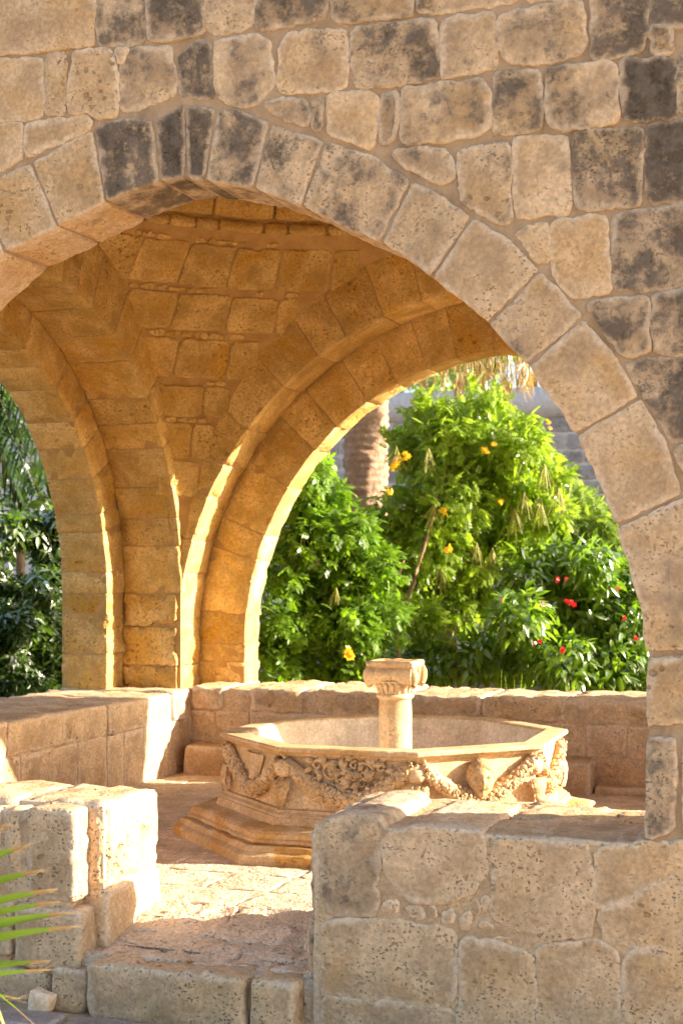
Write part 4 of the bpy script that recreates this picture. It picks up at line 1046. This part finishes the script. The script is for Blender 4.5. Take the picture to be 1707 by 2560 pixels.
# grass blades behind the rear wall
gr_ = empty('grass_tuft', gnd(1270, 1690, 11.4)); tag(gr_, 'two pale grass blades above the rear low wall', 'grass tuft')
for (a, b) in (((1248, 1718), (1253, 1672)), ((1283, 1716), (1305, 1682)), ((1278, 1716), (1262, 1690)), ((1290, 1716), (1284, 1695))):
    p0, p1 = at(*a, 11.4), at(*b, 11.4); p0.z = .3; vs = []; 
    for t in (0, .35, .7, 1):
        c = p0.lerp(p1, t); ww = .012 * (1 - t) + .001; vs += [c - RT * ww, c + FW * .004, c + RT * ww]
    fs = [(3 * i + q, 3 * i + q + 1, 3 * i + q + 4, 3 * i + q + 3) for i in range(3) for q in range(2)]
    link('blade', mk('blade', vs, fs), M_LEAF_FINE, gr_)
rehang(gr_)

# palms
M_TRUNK = simple('palm_trunk_bark', (.30, .19, .125), (.46, .32, .23), 10, bump=.03, fine=40)
def frond(name, base, tip, sag, nl, ll, wl, mat, parent, twist=0.0, hang=.35):
    V, F = [], []; base, tip = np.array(base), np.array(tip); ax = tip - base; L = np.linalg.norm(ax); axn = ax / L
    side = np.cross(axn, [0, 0, 1.]); side /= np.linalg.norm(side)
    def pt(t): return base + ax * t + np.array([0, 0, 1.]) * sag * math.sin(math.pi * t)
    b0 = 0
    for i in range(nl):
        t = .12 + .88 * i / nl; o = pt(t); d0 = pt(min(1, t + .03)) - pt(max(0, t - .03)); d0 /= np.linalg.norm(d0)
        for q in (-1, 1):
            l = ll * (math.sin(math.pi * (.15 + .8 * t))) * nr_.uniform(.8, 1.1)
            d = d0 * .65 + side * q * .75 + np.array([0, 0, .25 - hang]) + nr_.normal(size=3) * .08; d /= np.linalg.norm(d)
            s = np.cross(d, [0.2, .1, 1.]); s /= np.linalg.norm(s)
            for u, k in ((0, .5), (.35, 1), (.7, .7), (1, .04)):
                p = o + d * l * u + np.array([0, 0, -hang * .55 * l * u * u]); V += [p - s * wl * k, p + s * wl * k]
            for r in range(3): F.append((b0 + 2 * r, b0 + 2 * r + 1, b0 + 2 * r + 3, b0 + 2 * r + 2))
            b0 += 8
    for i in range(13):
        t = i / 12; o = pt(t); r = (.018 if mat is not M_DRY else .006) * (1 - .8 * t)
        for (a, b) in ((1, 0), (-.5, .87), (-.5, -.87)): V.append(o + side * a * r + np.array([0, 0, 1.]) * b * r)
    for i in range(12):
        for q in range(3): F.append((b0 + 3 * i + q, b0 + 3 * i + (q + 1) % 3, b0 + 3 * i + 3 + (q + 1) % 3, b0 + 3 * i + 3 + q))
    return link(name, np_mesh(name, np.array(V), np.array(F)), mat, parent)
def palm_trunk(base, h, r, parent):
    vs, fs = [], []; n, m = 40, int(h / .022)
    for i in range(m + 1):
        z = h * i / m; st_ = .5 + .5 * math.sin(i * 1.9 + noise.noise(Vector((0, 0, z * 3))) * 4)
        for j in range(n):
            a = 2 * math.pi * j / n; q = Vector((math.cos(a) * 2.2, math.sin(a) * 2.2, z * 9))
            rr = r * (1 + .25 * math.exp(-z * 2)) + .014 * st_ * (1 + noise.noise(q)) + .022 * fr(q * 1.6)
            vs.append((base.x + rr * math.cos(a), base.y + rr * math.sin(a), base.z + z + .02 * noise.noise(q * .6)))
    for i in range(m):
        for j in range(n): fs.append((i * n + j, i * n + (j + 1) % n, (i + 1) * n + (j + 1) % n, (i + 1) * n + j))
    return link('trunk', mk('trunk', vs, fs), M_TRUNK, parent)
pb = gnd(915, 1500, 14.6); pm_ = empty('palm_tree', pb); tag(pm_, 'stout ringed palm trunk with dry hanging fronds behind the arch', 'palm tree')
palm_trunk(pb, 5.2, .205, pm_)
top = pb + Vector((0, 0, 5.1))
for i in range(18):
    a = 2 * math.pi * i / 18 + .1; d = Vector((math.cos(a), math.sin(a), 0))
    frond('frond', top, top + d * 2.2 + Vector((0, 0, .4 + .5 * (i % 3))), .5, 26, .5, .014, M_LEAF_DARK, pm_)
for i, (x, y, r) in enumerate(((1060, 950, 26), (1045, 985, 16), (1105, 905, 40), (1150, 900, 48), (1150, 945, 26), (1200, 890, 48), (1215, 935, 30), (1250, 890, 48), (1285, 900, 44), (1262, 945, 28), (1310, 925, 28), (1330, 890, 45))):
    foliage('dry_frond', [(x, y, r, 14.3), (x + rng.uniform(-10, 10), y + r * .9, r * .6, 14.2)], 75, single(.16, .010, 3), M_DRY, pm_, droop=2.6, outw=.25, shell=.1)
rehang(pm_)
# dark palm and shrubs seen through the left arch
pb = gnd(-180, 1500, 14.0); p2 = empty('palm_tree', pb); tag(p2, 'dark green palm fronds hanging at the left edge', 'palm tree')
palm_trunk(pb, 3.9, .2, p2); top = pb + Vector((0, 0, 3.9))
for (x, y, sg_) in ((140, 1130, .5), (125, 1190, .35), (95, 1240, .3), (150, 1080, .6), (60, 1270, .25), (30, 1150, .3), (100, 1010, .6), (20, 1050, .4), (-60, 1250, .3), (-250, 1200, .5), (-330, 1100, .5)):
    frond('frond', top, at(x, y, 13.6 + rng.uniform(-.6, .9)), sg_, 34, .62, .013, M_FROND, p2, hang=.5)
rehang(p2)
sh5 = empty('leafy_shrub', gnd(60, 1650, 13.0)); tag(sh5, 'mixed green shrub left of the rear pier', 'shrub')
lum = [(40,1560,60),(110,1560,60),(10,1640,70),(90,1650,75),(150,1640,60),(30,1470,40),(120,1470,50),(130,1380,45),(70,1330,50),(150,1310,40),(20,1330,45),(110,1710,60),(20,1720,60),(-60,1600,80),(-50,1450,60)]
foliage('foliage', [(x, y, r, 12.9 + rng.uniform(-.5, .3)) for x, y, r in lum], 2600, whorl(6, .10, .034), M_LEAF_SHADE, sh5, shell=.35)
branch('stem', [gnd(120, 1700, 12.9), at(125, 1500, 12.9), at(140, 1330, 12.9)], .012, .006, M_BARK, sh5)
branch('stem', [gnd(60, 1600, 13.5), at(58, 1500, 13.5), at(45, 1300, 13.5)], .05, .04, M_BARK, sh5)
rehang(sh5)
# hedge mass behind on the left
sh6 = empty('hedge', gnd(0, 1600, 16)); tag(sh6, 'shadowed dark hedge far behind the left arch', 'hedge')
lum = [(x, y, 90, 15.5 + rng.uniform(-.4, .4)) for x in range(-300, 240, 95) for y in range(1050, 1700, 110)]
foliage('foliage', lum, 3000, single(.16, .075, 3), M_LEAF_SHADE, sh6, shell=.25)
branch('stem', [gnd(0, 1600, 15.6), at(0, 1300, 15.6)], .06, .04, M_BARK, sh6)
rehang(sh6)

# ------------------------------------------------------------------ grey garden wall and trees beyond
WYB = 12.2
gw = box_core('garden_wall', (-14, 9.5), (WYB + .012, WYB + .5), (-.1, 4.15), M_GMORTAR, seg=.5, amp=.004)
tag(gw, 'grey stone garden wall with a smooth rendered band on top', 'wall')
zt_ = onY(1200, 945, WYB).z
xa_, xb_ = onY(850, 1100, WYB).x, onY(1640, 1100, WYB).x
z = 1.2
while z < 3.72:
    hh = rng.uniform(.19, .25); x = xa_ - .3
    while x < xb_ + .3:
        ww = rng.uniform(.22, .5)
        pl = [(x + .014, z + .014), (x + ww - .014, z + .014), (x + ww - .014, z + hh - .014), (x + .014, z + hh - .014)]
        o = link('stone', poly_stone(pl, lambda u, v, d: (u, WYB - d, v), thick=.03, prot=.008, rough=.012, step=.08, amp=.008, seed=sd(), side=1), M_GREY, gw); color(o, rng.choice([0, .1, .3, .75]), rng.uniform(.3, .65), .4, .1); x += ww
    z += hh
bd = link('rendered_band', block((23.5, .56, .42), lambda a, b, c: (-14 + a, WYB - .03 + b, 3.83 + c), seg=.25, rnd=.02, amp=.008, maxn=60), M_RENDER, gw)
for i, (x, y, r, dp, m) in enumerate(((1080, 900, 120, 30, 0), (1200, 890, 130, 32, 0), (1330, 890, 120, 31, 0), (950, 850, 120, 31, 0), (700, 900, 200, 34, 0), (300, 950, 220, 34, 0), (0, 900, 240, 30, 0), (-200, 1000, 260, 28, 0))):
    t_ = empty('tree', gnd(x, 1300, dp)); tag(t_, ['small hazy tree just left of the dry palm fronds, beyond the garden wall', 'tree behind the dry palm fronds, beyond the garden wall', 'tree beyond the garden wall next to the front arch', 'tree beyond the garden wall behind the palm trunk', 'broad tree beyond the garden wall behind the rear pier', 'tree beyond the garden wall behind the left arch', 'large tree far behind the left arch', 'leftmost large tree beyond the garden'][i], 'tree', 'trees beyond the garden wall')
    lum = [(x + rng.uniform(-.7, .7) * r, y + rng.uniform(-.5, .5) * r, r * rng.uniform(.35, .6), dp + rng.uniform(-1, 1)) for _ in range(9)]
    foliage('crown', lum, 1500, single(.2, .09, 3), M_LEAF_DARK, t_, shell=.3)
    branch('trunk', [gnd(x, 1300, dp), at(x, y + r * .5, dp), at(x + 10, y - r * .4, dp)], .16, .05, M_BARK, t_); rehang(t_)

# ------------------------------------------------------------------ foreground palm leaf
m, n, b = newmat('fan_palm_blade'); g = G(n)
ta = g.node('ShaderNodeAttribute', attribute_name='along'); geo = g.node('ShaderNodeNewGeometry')
nn = g.noise(geo.outputs['Position'], 60, 4, .6)
tt = g.math('ADD', ta.outputs['Fac'], g.math('MULTIPLY', g.math('SUBTRACT', nn, .5), .22))
c = g.mix(g.ss(tt, .30, .68), (.10, .21, .02), (.20, .33, .035)); c = g.mix(g.ss(tt, .80, .88), c, (.42, .27, .11)); c = g.mix(g.ss(tt, .90, 1.0), c, (.55, .42, .26))
g.L.new(c, b.inputs['Base Color']); b.inputs['Roughness'].default_value = .45; b.inputs['Specular IOR Level'].default_value = .4
tr = g.node('ShaderNodeBsdfTranslucent'); g.L.new(c, tr.inputs[0]); mx = g.node('ShaderNodeMixShader'); mx.inputs[0].default_value = .35
out = n.nodes['Material Output']; g.L.new(b.outputs[0], mx.inputs[1]); g.L.new(tr.outputs[0], mx.inputs[2]); g.L.new(mx.outputs[0], out.inputs[0])
M_BLADE = m
DP = 4.7
fp = empty('fan_palm', gnd(-230, 2500, DP)); fp.location.z = 0; tag(fp, 'green fan palm leaves with dry split tips in the lower left foreground', 'palm')
blades = [((-190, 2235), (78, 2112), 17), ((-210, 2290), (112, 2174), 20), ((-215, 2330), (145, 2222), 20), ((-215, 2352), (152, 2254), 17), ((-215, 2375), (184, 2281), 19), ((-215, 2405), (200, 2315), 20), ((-215, 2470), (128, 2402), 18), ((-212, 2490), (128, 2424), 15), ((-180, 2500), (50, 2497), 14), ((-140, 2400), (88, 2562), 12), ((-90, 2360), (22, 2590), 16), ((-200, 2200), (30, 2060), 16)]
for bi, (a, e_, wd) in enumerate(blades):
    dp0 = DP + rng.uniform(-.12, .12); p0, p1 = at(*a, DP), at(*e_, dp0); L = (p1 - p0); ns = 14; vs, al, fs = [], [], []
    sd_ = Vector((-.25, -.9, .75)); sd_ = (sd_ - sd_.project(L)).normalized(); nn_ = L.normalized().cross(sd_)
    for i in range(ns + 1):
        t = i / ns; c = p0.lerp(p1, t) + Vector((0, 0, .02 * math.sin(math.pi * t))); wv = wd * .98 * dp0 / FPX * (1 - max(0, t - .55) / .45 * .86) * (.6 + .4 * min(1, t * 3))
        for q in (-1, 0, 1): vs.append(c + sd_ * wv * q + nn_ * wv * .35 * (1 if q == 0 else 0)); al.append(t)
    for i in range(ns):
        for q in range(2): k = 3 * i + q; fs.append((k, k + 1, k + 4, k + 3))
    # split dry threads near the tip
    for s_ in range(6):
        t = rng.uniform(.80, .97); c = p0.lerp(p1, t); d = (L.normalized() + sd_ * rng.uniform(-.45, .5) + nn_ * rng.uniform(-.3, .3)).normalized(); l = rng.uniform(.03, .075); b0 = len(vs)
        for u in (0, .5, 1):
            cc = c + d * l * u; wv = .0016 * (1 - .7 * u); vs += [cc - sd_ * wv, cc + sd_ * wv]; al += [1, 1]
        fs += [(b0, b0 + 1, b0 + 3, b0 + 2), (b0 + 2, b0 + 3, b0 + 5, b0 + 4)]
    me = mk('blade', vs, fs); at_ = me.attributes.new('along', 'FLOAT', 'POINT'); at_.data.foreach_set('value', al)
    link('blade', me, M_BLADE, fp)
branch('stalk', [Vector((fp.location.x, fp.location.y, 0)), at(-240, 2500, DP), at(-205, 2340, DP)], .02, .014, M_BARK, fp)
rehang(fp)
